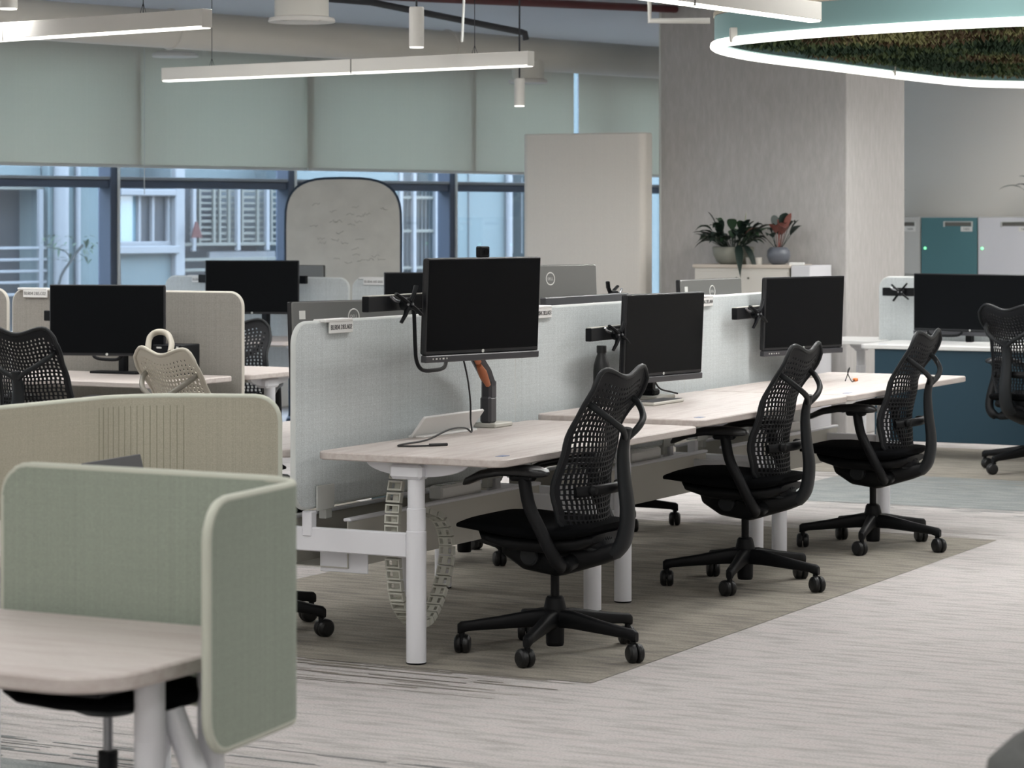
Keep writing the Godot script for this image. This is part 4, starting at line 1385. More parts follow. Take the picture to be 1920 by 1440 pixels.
func monitor_arms() -> void:
	var s: SurfaceTool
	# nearest desk: clamp, post, spring arm with a copper cable cover, cross bar
	var g := "monitor arms"
	var a := thing("monitor_arm", "dark monitor arm with copper coloured cover, clamped to the nearest desk", "monitor arm", at(1.27, 0.72, 0.735), g)  # an arm that carries the monitor from a desk clamp
	s = S()
	box(s, Vector3(0.02, 0.009, 0.0), Vector3(0.15, 0.018, 0.1), 0.004)
	obj("base_plate", s, M.tray_metal, a)
	s = S()
	box(s, Vector3(-0.02, 0.07, 0.0), Vector3(0.06, 0.11, 0.05), 0.01)
	box(s, Vector3(-0.015, 0.15, 0.0), Vector3(0.055, 0.08, 0.048), 0.01)
	obj("post", s, M.arm_grey, a)
	s = S()
	tube(s, [Vector3(-0.01, 0.17, 0.0), Vector3(-0.06, 0.23, 0.0), Vector3(-0.22, 0.345, 0.015), Vector3(-0.27, 0.37, 0.03)], [0.03, 0.034, 0.03, 0.024], 4, false, 1.0)
	obj("spring_arm", s, M.arm_grey, a)
	s = S()
	tube(s, [Vector3(-0.05, 0.17, 0.015), Vector3(-0.1, 0.215, 0.02), Vector3(-0.14, 0.25, 0.022)], [0.012, 0.02, 0.012], 6)
	tube(s, [Vector3(-0.15, 0.265, 0.025), Vector3(-0.22, 0.315, 0.035)], [0.014, 0.012], 6)
	obj("cable_cover", s, M.copper, a)
	s = S()
	tube(s, [Vector3(-0.27, 0.37, 0.03), Vector3(-0.34, 0.4, 0.06), Vector3(-0.38, 0.48, 0.1)], 0.022, 8)
	obj("head", s, M.black_plastic, a)
	cross_bar(a, Vector3(-1.08, 0.518, 0.065), Vector3(-0.3, 0.515, 0.05), -0.85, TH)
	s = S()
	tube(s, curve([Vector3(-0.76, 0.49, 0.085), Vector3(-0.76, 0.36, 0.09), Vector3(-0.75, 0.3, 0.09), Vector3(-0.71, 0.265, 0.09), Vector3(-0.63, 0.258, 0.09), Vector3(-0.52, 0.265, 0.08), Vector3(-0.45, 0.31, 0.05)], 5), 0.0075, 8)
	obj("handle", s, M.black_plastic, a)
	for i in 2:
		var u: float = [2.78, 4.5][i]
		var hb: float = [0.31, 0.345][i]
		var b := thing("monitor_arm", ["black dual monitor arm on the desk with the bottle", "black dual monitor arm on the desk by the column"][i], "monitor arm", at(u, 0.72, 0.757), g)
		s = S()
		box(s, Vector3(0.0, 0.008, 0.02), Vector3(0.2, 0.016, 0.12), 0.004)
		obj("base_plate", s, M.tray_metal, b)
		s = S()
		box(s, Vector3(0.0, 0.03, 0.0), Vector3(0.07, 0.03, 0.07), 0.008)
		box(s, Vector3(0.0, 0.17, 0.0), Vector3(0.045, 0.3, 0.04), 0.008)
		obj("post", s, M.black_plastic, b)
		cross_bar(b, Vector3([-0.67, -0.71][i], hb, [0.02, -0.02][i]), Vector3(0.02, hb, [-0.01, -0.055][i]), [-0.46, -0.52][i], TH - 0.5)
		s = S()
		tube(s, [Vector3(-0.1, hb, 0.0), Vector3(-0.11, hb - 0.01, 0.04)], 0.02, 8)
		obj("head", s, M.black_plastic, b)
		s = S()
		tube(s, curve([Vector3(-0.03, 0.16, 0.03), Vector3(-0.07, 0.1, 0.05), Vector3(-0.03, 0.05, 0.06), Vector3(0.06, 0.03, 0.07), Vector3(0.1, 0.02, 0.09)], 5), 0.004, 6)
		obj("cable", s, M.cable_black, b)
	# hidden row's cross bar, showing above the screen
	var c := thing("monitor_arm", "dark cross bar of the hidden row's arm, showing above the screen", "monitor arm", at(2.75, 1.0, 0.745), g)
	s = S()
	box(s, Vector3(0.0, 0.22, 0.0), Vector3(0.05, 0.44, 0.05), 0.006)
	obj("post", s, M.black_plastic, c)
	s = S()
	box(s, Vector3(-0.05, 0.442, 0.0), Vector3(0.85, 0.06, 0.03), 0.004)
	obj("cross_bar", s, M.arm_grey, c)
	vesa_head(c, Vector3(0.3, 0.46, -0.01), PI, 0.2)

func cross_bar(parent: Node, a: Vector3, b: Vector3, vx: float, _h: float) -> void:
	var d := b - a
	var bs := Basis(Vector3.UP, atan2(-d.z, d.x))
	var s := S()
	box(s, (a + b) / 2, Vector3(d.length(), 0.056, 0.028), 0.003, bs)
	var o := obj("cross_bar", s, M.black_plastic, parent)
	s = S()
	box(s, (a + b) / 2 + Vector3(0, 0.0295, 0), Vector3(d.length() - 0.01, 0.003, 0.024), 0.0, bs)
	obj("bar_cap", s, M.tray_metal, o)
	var f := (vx - a.x) / d.x
	vesa_head(parent, a + d * f + Vector3(0, -0.005, 0.03), -0.25, 0.25)

func desk_items() -> void:
	var s: SurfaceTool
	# white tablet stand leaning over the nearest desk
	var t := thing("tablet_stand", "white slanted tablet stand lying at the foot of the grey screen", "stand", at(0.885, 0.7, 0.735), "")
	s = S()
	plate(s, rrect(0.47, 0.1, 0.008, 3), -0.005, 0.005, 0.002, Transform3D(Basis(Vector3.RIGHT, deg_to_rad(38)), Vector3(0, 0.042, 0.0)))
	obj("plate", s, M.white_plastic, t)
	s = S()
	box(s, Vector3(0, 0.004, -0.02), Vector3(0.42, 0.008, 0.07), 0.002)
	obj("foot", s, M.white_plastic, t)
	s = S()
	tube(s, curve([B(0.86, 0.62, 1.03), B(0.86, 0.6, 0.95), B(0.9, 0.61, 0.86), B(0.92, 0.62, 0.79), B(0.91, 0.61, 0.745), B(0.84, 0.6, 0.765), B(0.7, 0.59, 0.77), B(0.55, 0.6, 0.742), B(0.38, 0.6, 0.739), B(0.3, 0.58, 0.739), B(0.31, 0.53, 0.739), B(0.38, 0.47, 0.739)], 6), 0.0035, 6)
	var cb := obj("power_cable", s, M.cable_black, self)
	tag(cb, "thin black cable dropping from the arm and looping on the desk", "cable")
	s = S()
	tube(s, [B(0.36, 0.485, 0.7405), B(0.42, 0.445, 0.7405)], 0.006, 8)
	obj("plug", s, M.cable_black, cb)
	# bottle
	var b := thing("bottle", "tall matt black drinking bottle by the grey screen", "bottle", at(2.24, 0.7, 0.757))
	s = S()
	lathe(s, [[0.0, 0.0], [0.034, 0.0], [0.036, 0.004], [0.036, 0.15], [0.034, 0.175], [0.026, 0.205], [0.019, 0.222], [0.0185, 0.23]], 24, Transform3D(), false)
	obj("body", s, M.bottle_black, b)
	s = S()
	lathe(s, [[0.0, 0.229], [0.021, 0.229], [0.0215, 0.233], [0.0215, 0.256], [0.02, 0.26], [0.0, 0.26]], 20)
	obj("cap", s, M.bottle_black, b)
	# laptop-like slab and small things
	var l := thing("laptop", "flat dark closed laptop lying under the middle monitor", "laptop", at(2.5, 0.55, 0.757))
	s = S()
	box(s, Vector3(0, 0.008, 0), Vector3(0.32, 0.014, 0.1), 0.004)
	obj("body", s, M.tray_metal, l)
	s = S()
	box(s, Vector3(0, 0.0155, 0), Vector3(0.3, 0.002, 0.09), 0.0)
	obj("lid", s, M.print_dark, l)
	var o := thing("orange_plug", "tiny orange item with a thin wire on the column end desk", "wire", at(4.35, 0.35, 0.757))
	s = S()
	box(s, Vector3(0.05, 0.008, 0), Vector3(0.03, 0.016, 0.02), 0.004)
	obj("plug_body", s, M.orange, o)
	s = S()
	tube(s, curve([Vector3(0.035, 0.008, 0), Vector3(-0.03, 0.005, 0.01), Vector3(-0.06, 0.05, 0.0), Vector3(-0.03, 0.07, 0.0), Vector3(-0.04, 0.005, -0.02)], 5), 0.0025, 5)
	obj("wire", s, M.cable_black, o)

# ------------------------------------------------------------------ side bench (row across, at the window side)
func side_bench() -> void:
	var s: SurfaceTool
	var q := -PI / 2        # local x towards -v, front towards -u
	var g := "desks of the side bench"
	desk(at(2.95, 5.02, 0.0, q), 1.5, 0.735, "pale wood desk with the black computer box on it", g, [0.1, 1.3], 0.72)
	desk(at(4.5, 3.5, 0.0, -q), 1.5, 0.735, "pale wood desk end behind the grey side screen", g, [0.1, 1.36], 0.72)
	desk(at(2.95, 6.6, 0.0, q), 1.5, 0.735, "pale wood desk of the side bench at the frame edge", g, [0.1, 1.36], 0.72)
	var gs := "grey fabric screens of the side bench"
	var p := screen("desk_screen", "warm grey fabric screen with a white rim behind the computer box", "screen", 1.51, 0.72, at(3.725, 4.262, 0.45, q), M.panel_fabric_warm, M.panel_rim_warm, gs)
	sign_plate("BLR04 285.C02", p, -0.59, 0.7, 0.022)
	screen("desk_screen", "warm grey fabric screen end cut off by the frame edge", "screen", 1.51, 0.72, at(3.725, 5.81, 0.45, q), M.panel_fabric_warm, M.panel_rim_warm, gs)
	var mt := Transform3D(Basis(Vector3.UP, -0.16), Vector3(-2.105, 1.032, -13.85))
	monitor(mt, "black monitor facing the viewer on the side bench", 0.622, 0.37, false, false)
	var arm := thing("monitor_arm", "black arm with a bent handle under the side bench monitor", "monitor arm", at(3.6, 4.2, 0.735, q), "monitor arms")
	s = S()
	box(s, Vector3(0, 0.006, 0.03), Vector3(0.3, 0.012, 0.1), 0.003)
	obj("base_plate", s, M.black_plastic, arm)
	s = S()
	box(s, Vector3(0, 0.16, -0.02), Vector3(0.045, 0.32, 0.04), 0.006)
	obj("post", s, M.black_plastic, arm)
	s = S()
	box(s, Vector3(-0.1, 0.3, 0.02), Vector3(0.78, 0.056, 0.03), 0.004)
	obj("cross_bar", s, M.black_plastic, arm)
	s = S()
	tube(s, curve([Vector3(-0.1, 0.12, 0.1), Vector3(-0.1, 0.095, 0.11), Vector3(-0.06, 0.08, 0.11), Vector3(0.04, 0.078, 0.11), Vector3(0.08, 0.095, 0.11), Vector3(0.1, 0.13, 0.1)], 5), 0.009, 8)
	obj("handle", s, M.black_plastic, arm)
	s = S()
	tube(s, curve([Vector3(0.24, 0.012, 0.12), Vector3(0.28, 0.1, 0.1), Vector3(0.36, 0.15, 0.1)], 5), 0.006, 6)
	obj("cable", s, M.cable_black, arm)
	var pc := thing("computer_box", "small black desktop computer standing at the desk end", "computer", at(3.42, 3.72, 0.735, q + 0.05))
	s = S()
	box(s, Vector3(0, 0.088, 0), Vector3(0.17, 0.17, 0.19), 0.004)
	obj("case", s, M.black_plastic, pc)
	s = S()
	box(s, Vector3(0.01, 0.088, 0.0955), Vector3(0.06, 0.004, 0.001), 0.0)
	box(s, Vector3(-0.045, 0.158, 0.0955), Vector3(0.03, 0.008, 0.001), 0.0)
	box(s, Vector3(0.065, 0.155, 0.0955), Vector3(0.014, 0.02, 0.001), 0.0)
	obj("front_marks", s, M.bracket, pc)
	for k in 4:
		s = S()
		box(s, Vector3([-0.07, 0.07, -0.07, 0.07][k], 0.002, [-0.08, -0.08, 0.08, 0.08][k]), Vector3(0.02, 0.004, 0.02), 0.0)
		obj("rubber_foot", s, M.caster_black, pc)
	# blue-white bag or lid under the hidden desk
	var bb := thing("storage_box", "pale blue plastic box on the floor under the side bench", "box", at(4.6, 3.0, 0.0, q))
	s = S()
	box(s, Vector3(0, 0.2, 0), Vector3(0.34, 0.4, 0.3), 0.03)
	obj("body", s, M.facade, bb)
	s = S()
	box(s, Vector3(0, 0.41, 0), Vector3(0.36, 0.03, 0.32), 0.012)
	obj("lid", s, M.facade_white, bb)

# ------------------------------------------------------------------ far bench by the windows
func far_bench() -> void:
	var s: SurfaceTool
	var q := -PI / 2
	var g := "desks of the far bench"
	desk(at(7.07, 6.88, 0.0, q), 1.53, 0.735, "pale far desk under the second black monitor", g, [0.1, 1.4], 0.72)
	desk(at(7.07, 5.32, 0.0, q), 1.53, 0.735, "pale far desk hidden behind the large black monitor", g, [0.1, 1.4], 0.72)
	var gs := "grey fabric screens of the far bench"
	var a := screen("desk_screen", "pale far screen behind the second black monitor", "screen", 1.54, 0.7, at(7.85, 6.117, 0.445, q), M.panel_fabric, M.panel_rim, gs)
	var b := screen("desk_screen", "pale far screen with a white sign below the arched whiteboard", "screen", 1.54, 0.7, at(7.85, 4.547, 0.445, q), M.panel_fabric, M.panel_rim, gs)
	sign_plate("BLR04 287.B01", b, -0.59, 0.68, 0.022)
	sign_plate("BLR04 287.B02", a, -0.45, 0.68, 0.022)
	monitor(Transform3D(Basis(Vector3.UP, -0.1), Vector3(-1.79, 1.088, -18.35)), "second black monitor, before the barred window", 0.655, 0.37, false, false)
	monitor(Transform3D(Basis(Vector3.UP, 0.1), Vector3(-0.55, 1.02, -17.85)), "small dark monitor peeking out behind the large black monitor", 0.614, 0.362, false, false)
	monitor(Transform3D(Basis(Vector3.UP, PI - 0.4), Vector3(-1.62, 1.045, -19.25)), "grey backed monitor beyond the far screen, before the whiteboard", 0.614, 0.362, false, false, true)
	var arm := thing("monitor_arm", "black arm holding the second black monitor", "monitor arm", at(7.72, 5.95, 0.735, q), "monitor arms")
	s = S()
	box(s, Vector3(0, 0.18, 0), Vector3(0.05, 0.36, 0.045), 0.006)
	obj("post", s, M.black_plastic, arm)
	s = S()
	box(s, Vector3(-0.1, 0.4, 0.02), Vector3(0.9, 0.056, 0.03), 0.004)
	obj("cross_bar", s, M.black_plastic, arm)
	vesa_head(arm, Vector3(-0.4, 0.41, 0.03), 0.2)

# ------------------------------------------------------------------ desk at the column, teal panel
func end_desk() -> void:
	var s: SurfaceTool
	var q := -PI / 2
	var d := desk(at(8.52, 1.85, 0.0, q), 1.6, 0.735, "white desk with a dark teal panel below, near the lockers", "", [0.12, 1.45], 0.72, M.white_plastic)
	s = S()
	box(s, Vector3(0.87, 0.41, -0.03), Vector3(1.54, 0.6, 0.018), 0.004)
	obj("modesty_panel", s, M.teal_panel, d)
	s = S()
	box(s, Vector3(0.87, 0.69, -0.05), Vector3(1.5, 0.03, 0.03), 0.003)
	obj("front_rail", s, M.bracket, d)
	desk(at(9.0, 2.35, 0.0, q), 0.44, 0.735, "white desk end peeking out beside the column", "", [0.2], 0.6, M.white_plastic)
	screen("desk_screen", "pale blue-grey screen beside the column behind the wide monitor", "screen", 1.5, 0.62, at(9.27, 1.225, 0.54, q), M.panel_fabric, M.panel_rim, "")
	monitor(Transform3D(Basis(Vector3.UP, TH + q - 0.22), B(8.9, 1.22, 1.005)), "wide black monitor on the white desk near the lockers", 0.86, 0.38, true, false)
	var arm := thing("monitor_arm", "black arm with an empty mount beside the wide monitor", "monitor arm", at(9.15, 1.3, 0.735, q), "monitor arms")
	s = S()
	box(s, Vector3(0, 0.15, 0), Vector3(0.05, 0.3, 0.045), 0.006)
	obj("post", s, M.black_plastic, arm)
	s = S()
	box(s, Vector3(-0.28, 0.33, 0.0), Vector3(0.66, 0.056, 0.03), 0.004)
	obj("cross_bar", s, M.black_plastic, arm)
	vesa_head(arm, Vector3(-0.47, 0.33, 0.02), 0.0, 0.1)
	s = S()
	tube(s, curve([Vector3(-0.2, 0.08, 0.28), Vector3(-0.16, 0.055, 0.28), Vector3(0.0, 0.055, 0.28), Vector3(0.04, 0.08, 0.28)], 5), 0.009, 8)
	obj("handle", s, M.black_plastic, arm)

# ------------------------------------------------------------------ desk pods with bent felt screens
func bent_screen(t: Node3D, path: Array, y0: float, y1: float, rad: float, felt: Material, bend: Array) -> void:
	# path: points of the middle line in local xz; the two upright ends are rounded with radius rad; bend: range of path indices that carry the kerf grooves
	var n := path.size()
	var len := [0.0]
	for i in range(1, n):
		len.append(len[i - 1] + (path[i] - path[i - 1]).length())
	var total: float = len[n - 1]
	var th := 0.009
	var lo := []
	var hi := []
	var nor := []
	for i in n:
		var e: float = minf(len[i], total - len[i])
		var cut := 0.0
		if e < rad:
			cut = rad - sqrt(maxf(0.0, rad * rad - (rad - e) * (rad - e)))
		lo.append(y0 + cut)
		hi.append(y1 - cut)
		var d: Vector3 = (path[mini(n - 1, i + 1)] - path[maxi(0, i - 1)]).normalized()
		nor.append(Vector3(-d.z, 0, d.x) * th)
	var s := S()
	for i in n - 1:
		var a: Vector3 = path[i]
		var b: Vector3 = path[i + 1]
		s.set_smooth_group(1)
		quad(s, a + nor[i] + Vector3.UP * lo[i], b + nor[i + 1] + Vector3.UP * lo[i + 1], b + nor[i + 1] + Vector3.UP * hi[i + 1], a + nor[i] + Vector3.UP * hi[i])
		s.set_smooth_group(2)
		quad(s, b - nor[i + 1] + Vector3.UP * lo[i + 1], a - nor[i] + Vector3.UP * lo[i], a - nor[i] + Vector3.UP * hi[i], b - nor[i + 1] + Vector3.UP * hi[i + 1])
	obj("felt_panel", s, felt, t)
	s = S()
	var rim := []
	for i in n:
		rim.append(path[i] + Vector3.UP * hi[i])
	for i in n:
		rim.append(path[n - 1 - i] + Vector3.UP * lo[n - 1 - i])
	tube(s, rim, 0.0098, 8, true, 1.0, Vector3(0.35, 0.2, 0.9))
	obj("edge_trim", s, M.lit_felt_rim, t)
	for i in range(bend[0], bend[1]):
		s = S()
		box(s, path[i] + nor[i] + Vector3.UP * (y0 + y1) / 2, Vector3(0.0016, (y1 - y0) - 0.05, 0.0016), 0.0)
		obj("groove", s, M.groove, t)

func arc_path(a: Vector2, corner: Vector2, b: Vector2, r: float, n_arc: int) -> Array:
	# straight from a, round the corner with radius r, straight to b; [path, first arc index, last arc index]
	var d1 := (corner - a).normalized()
	var d2 := (b - corner).normalized()
	var ang := d1.angle_to(d2)
	var cut := r * tan(absf(ang) / 2.0)
	var p1 := corner - d1 * cut
	var p2 := corner + d2 * cut
	var side := Vector2(-d1.y, d1.x) * signf(ang)
	var c := p1 + side * r
	var out := []
	var fine_end := func(p: Vector2, q: Vector2, at_start: bool) -> void:
		var l := (q - p).length()
		var ks := []
		if at_start:
			for e in [0.0, 0.003, 0.01, 0.02, 0.034, 0.05, 0.07]:
				ks.append(e)
			ks.append(l)
		else:
			ks.append(0.0)
			for e in [0.07, 0.05, 0.034, 0.02, 0.01, 0.003, 0.0]:
				ks.append(l - e)
		for e in ks:
			var w: Vector2 = p + (q - p) * (e / l)
			out.append(Vector3(w.x, 0, w.y))
	fine_end.call(a, p1, true)
	var i0 := out.size() - 1
	for i in range(1, n_arc):
		var w := c + (p1 - c).rotated(ang * i / n_arc)
		out.append(Vector3(w.x, 0, w.y))
	var i1 := out.size() + 1
	fine_end.call(p2, b, false)
	return [out, i0, i1]

func pods() -> void:
	var s: SurfaceTool
	# near pod: screen on the desk's back and one end
	var ox := at(-3.52, -1.425)
	var ap := arc_path(Vector2(0.02, -0.775), Vector2(0.0, 0.0), Vector2(-0.44, 0.055), 0.12, 10)
	var t := thing("pod_screen", "near green-grey felt screen bent round the desk's corner", "screen", ox, "felt screens of the desk pods")
	bent_screen(t, ap[0], 0.572, 1.034, 0.07, M.green_felt, [ap[1], ap[2]])
	# pod desk: grain along its long side (v), so its own x runs towards -v
	var d := thing("pod_desk", "pale wood desk with rounded corner inside the near felt screen", "desk", at(-3.54, -1.4, 0.0, -PI / 2))
	s = S()
	plate(s, rrect(1.5, 0.63, 0.13, 10), -0.735, -0.703, 0.005, Transform3D(Basis(Vector3.RIGHT, PI / 2), Vector3(-0.75 + 0.0, 0, 0.325)))
	obj("tabletop", s, M.laminate, d)
	s = S()
	box(s, Vector3(-0.72, 0.685, 0.33), Vector3(1.2, 0.035, 0.3), 0.006)
	obj("under_frame", s, M.black_plastic, d)
	for x in [-0.09, -1.4]:
		s = S()
		lathe(s, [[0.0, 0.0], [0.03, 0.0], [0.03, 0.57], [0.0295, 0.572], [0.0295, 0.705]], 22, T(x, 0, 0.36))
		obj("leg", s, M.white_metal, d)
		s = S()
		lathe(s, [[0.0, 0.0], [0.026, 0.0], [0.026, 0.705]], 22, T(x + 0.03, 0, 0.2))
		obj("leg", s, M.white_metal, d)
		for k in [-1, 1]:
			s = S()
			tube(s, [Vector3(x + 0.01, 0.62, 0.3), Vector3(x + 0.01 + 0.3 * k, 0.02, 0.3 + 0.02 * k)], 0.024, 14)
			obj("splayed_leg", s, M.white_metal, d)
	# stool below it
	var st := thing("stool", "black stool with a chrome column under the near pod desk", "stool", at(-3.8, -1.14))
	s = S()
	var rr := []
	for z in [[-0.19, 0.02, 0.008], [-0.18, 0.1, 0.018], [-0.1, 0.165, 0.024], [0.0, 0.185, 0.026], [0.1, 0.165, 0.024], [0.18, 0.1, 0.018], [0.19, 0.02, 0.008]]:
		rr.append(oval(Vector3(0, 0.64, z[0]), z[1], z[2], 20, 2.2))
	loft(s, rr)
	obj("seat", s, M.dark_fabric, st)
	s = S()
	lathe(s, [[0.0, 0.595], [0.05, 0.595], [0.09, 0.612], [0.1, 0.62], [0.0, 0.622]], 20)
	obj("seat_plate", s, M.black_plastic, st)
	s = S()
	lathe(s, [[0.0095, 0.5], [0.0095, 0.6]], 14)
	obj("chrome_column", s, M.steel, st)
	s = S()
	lathe(s, [[0.0, 0.06], [0.02, 0.06], [0.02, 0.52], [0.0, 0.522]], 16)
	obj("lower_tube", s, M.black_plastic, st)
	for k in 5:
		var b := Basis(Vector3.UP, TAU * k / 5.0)
		s = S()
		tube(s, [b * Vector3(0, 0.1, 0), b * Vector3(0.16, 0.08, 0), b * Vector3(0.28, 0.02, 0)], [0.024, 0.018, 0.014], 8)
		obj("base_leg", s, M.black_plastic, st)
	# rear pod
	var ox2 := at(-1.62, 0.33)
	var ap2 := arc_path(Vector2(-1.1, -0.09), Vector2(0.05, -0.085), Vector2(0.21, 0.335), 0.24, 14)
	var t2 := thing("pod_screen", "rear sand-green felt screen bent behind the near pod", "screen", ox2, "felt screens of the desk pods")
	bent_screen(t2, ap2[0], 0.555, 1.034, 0.07, M.sand_felt, [ap2[1], ap2[2]])
	var d2 := thing("pod_desk", "pale wood desk of the rear pod, hidden by the near felt screen", "desk", at(-1.72, 0.36))
	s = S()
	plate(s, rrect(1.1, 0.62, 0.13, 10), -0.735, -0.703, 0.005, Transform3D(Basis(Vector3.RIGHT, PI / 2), Vector3(-0.58, 0, 0.3)))
	obj("tabletop", s, M.laminate, d2)
	for x in [-0.2, -0.95]:
		s = S()
		lathe(s, [[0.0, 0.0], [0.03, 0.0], [0.03, 0.705]], 20, T(x, 0, 0.3))
		obj("leg", s, M.white_metal, d2)
	var lp := thing("laptop", "dark laptop lid corner peeking above the near felt screen", "laptop", at(-2.2, -0.13, 0.735, 0.1))
	s = S()
	box(s, Vector3(0, 0.008, 0.0), Vector3(0.3, 0.014, 0.2), 0.003)
	obj("base", s, M.arm_grey, lp)
	s = S()
	box(s, Vector3(0, 0.095, -0.12), Vector3(0.3, 0.18, 0.008), 0.002, Basis(Vector3.RIGHT, deg_to_rad(-15)))
	obj("lid", s, M.arm_grey, lp)
	# tub chair at the frame corner
	var tc := thing("tub_chair", "grey upholstered tub chair cut by the frame corner", "chair", world_at(1.06, 0.0, 3.95, 0.5 + PI))
	s = S()
	var rings := []
	for y in [[0.12, 0.24], [0.14, 0.28], [0.4, 0.33], [0.66, 0.36], [0.74, 0.352], [0.77, 0.32], [0.76, 0.285], [0.7, 0.27], [0.45, 0.25], [0.44, 0.01]]:
		var ring := PackedVector3Array()
		for i in 40:
			var a := TAU * i / 40.0
			var low := 1.0 - 0.35 * smoothstep(0.1, 0.9, sin(a)) * (1.0 if y[0] > 0.4 else 0.0)
			ring.append(Vector3(cos(a) * y[1], y[0] * low, -sin(a) * y[1]))
		rings.append(ring)
	loft(s, rings)
	obj("shell", s, M.grey_upholstery, tc)
	for k in 4:
		s = S()
		var a := PI / 4 + k * PI / 2
		tube(s, [Vector3(cos(a) * 0.2, 0.14, sin(a) * 0.2), Vector3(cos(a) * 0.24, 0.0, sin(a) * 0.24)], [0.018, 0.012], 10)
		obj("leg", s, M.black_plastic, tc)

# ------------------------------------------------------------------ things by the walls
func background_things() -> void:
	var s: SurfaceTool
	# arched mobile whiteboard
	var w := thing("mobile_whiteboard", "arched mobile whiteboard with a dark blue rim and faint scribbles", "whiteboard", world_at(-1.285, 0.0, 20.3, 0.05))
	var p := PackedVector2Array()
	for k in [[0.436, 0.5], [-0.436, 0.5]]:
		p.append(Vector2(k[0], k[1]))
	for i in 21:
		var a := PI - PI * i / 20.0
		var c := cos(a)
		var sn := sin(a)
		p.append(Vector2(0.436 * signf(c) * pow(absf(c), 0.62), 1.5 + 0.365 * pow(sn, 0.62)))
	s = S()
	plate(s, p, -0.012, 0.012, 0.003)
	var face := obj("board", s, M.board_white, w)
	s = S()
	var rim := []
	for q in p:
		rim.append(Vector3(q.x, q.y, 0))
	tube(s, rim, 0.014, 8, true, 1.0, Vector3.BACK)
	obj("rim", s, M.board_frame, w)
	for k in 26:
		s = S()
		var c := Vector3(rng.randf_range(-0.28, 0.28), rng.randf_range(1.2, 1.72), 0.0135)
		var pts := []
		for i in 6:
			pts.append(c + Vector3(i * 0.012 + rng.randf_range(-0.006, 0.006), rng.randf_range(-0.012, 0.012), 0))
		tube(s, pts, 0.0012, 4)
		obj("pen_mark", s, M.stone_pot, face)
	for x in [-0.4, 0.4]:
		s = S()
		box(s, Vector3(x, 0.27, 0), Vector3(0.03, 0.5, 0.03), 0.003)
		box(s, Vector3(x, 0.04, 0), Vector3(0.05, 0.04, 0.5), 0.008)
		obj("foot", s, M.board_frame, w)
	# tall grey divider with rounded edge
	var d := thing("tall_divider", "tall plain grey-beige divider standing by the windows", "divider", world_at(0.56, 0.0, 19.75, TH - PI / 2))
	s = S()
	plate(s, rrect(1.0, 0.18, 0.05, 8), -2.19, -0.03, 0.008, Transform3D(Basis(Vector3.RIGHT, PI / 2), Vector3.ZERO))
	obj("panel", s, M.divider, d)
	s = S()
	box(s, Vector3(0, 0.015, 0), Vector3(1.0, 0.03, 0.1), 0.003)
	obj("plinth", s, M.frame_dark, d)
	# white cupboard in front of the column, with plants
	var q := -PI / 2
	var c := thing("cupboard", "white two-door cupboard in front of the column", "cupboard", at(9.42, 3.42, 0.0, q))
	s = S()
	box(s, Vector3(0.36, 0.61, -0.2), Vector3(0.72, 1.2, 0.4), 0.003)
	obj("body", s, M.cabinet_white, c)
	s = S()
	box(s, Vector3(0.36, 1.222, -0.2), Vector3(0.75, 0.026, 0.42), 0.004)
	obj("top", s, M.laminate_edge, c)
	for k in 2:
		s = S()
		box(s, Vector3(0.182 + 0.356 * k, 0.6, 0.009), Vector3(0.35, 1.17, 0.018), 0.002)
		var door := obj("door", s, M.cabinet_white, c)
		s = S()
		lathe(s, [[0.0, 0.0], [0.008, 0.0], [0.008, 0.004], [0.0, 0.005]], 12, Transform3D(Basis(Vector3.RIGHT, PI / 2), Vector3(0.33 + 0.09 * k, 1.14, 0.019)))
		obj("lock", s, M.handle_dark, door)
	var cw := thing("side_cupboard", "narrow white cupboard end next to the two-door cupboard", "cupboard", at(9.42, 2.68, 0.0, q))
	s = S()
	box(s, Vector3(0.07, 0.615, -0.2), Vector3(0.14, 1.23, 0.42), 0.003)
	obj("body", s, M.locker_white, cw)
	s = S()
	box(s, Vector3(0.0, 1.242, -0.1), Vector3(0.1, 0.02, 0.14), 0.002, Basis(Vector3.UP, 0.3))
	obj("paper_stack", s, M.print_white, cw)
	plants()
	lockers()

func pot_plant(called: String, label: String, xf: Transform3D, prof: Array, pm: Material, n: int, spread: float, l0: float, l1: float, wl: float, m1: Material, m2: Material, up: float) -> Node3D:
	var t := thing(called, label, "plant", xf)
	var s := S()
	lathe(s, prof, 28, Transform3D(), false)
	obj("pot", s, pm, t)
	var rim: Array = prof[prof.size() - 2]
	s = S()
	lathe(s, [[0.0, rim[1] - 0.012], [rim[0] * 0.96, rim[1] - 0.012]], 24)
	obj("soil", s, M.soil, t)
	var r := RandomNumberGenerator.new()
	r.seed = hash(label)
	for k in n:
		s = S()
		var a := r.randf() * TAU
		var lean := r.randf_range(0.15, 1.0) * spread
		var dir := Vector3(cos(a) * lean, up * r.randf_range(0.5, 1.0), sin(a) * lean).normalized()
		var l := r.randf_range(l0, l1)
		var base := Vector3(cos(a) * rim[0] * 0.4, rim[1] - 0.012, sin(a) * rim[0] * 0.4)
		var tip := base + dir * l * 0.55
		tube(s, [base, (base + tip) / 2, tip], 0.0022, 5)
		leaf(s, tip, dir, l * 0.75, wl * r.randf_range(0.8, 1.2), r.randf_range(0.2, 0.75))
		obj("leaf", s, m1 if k % 3 else m2, t)
	return t

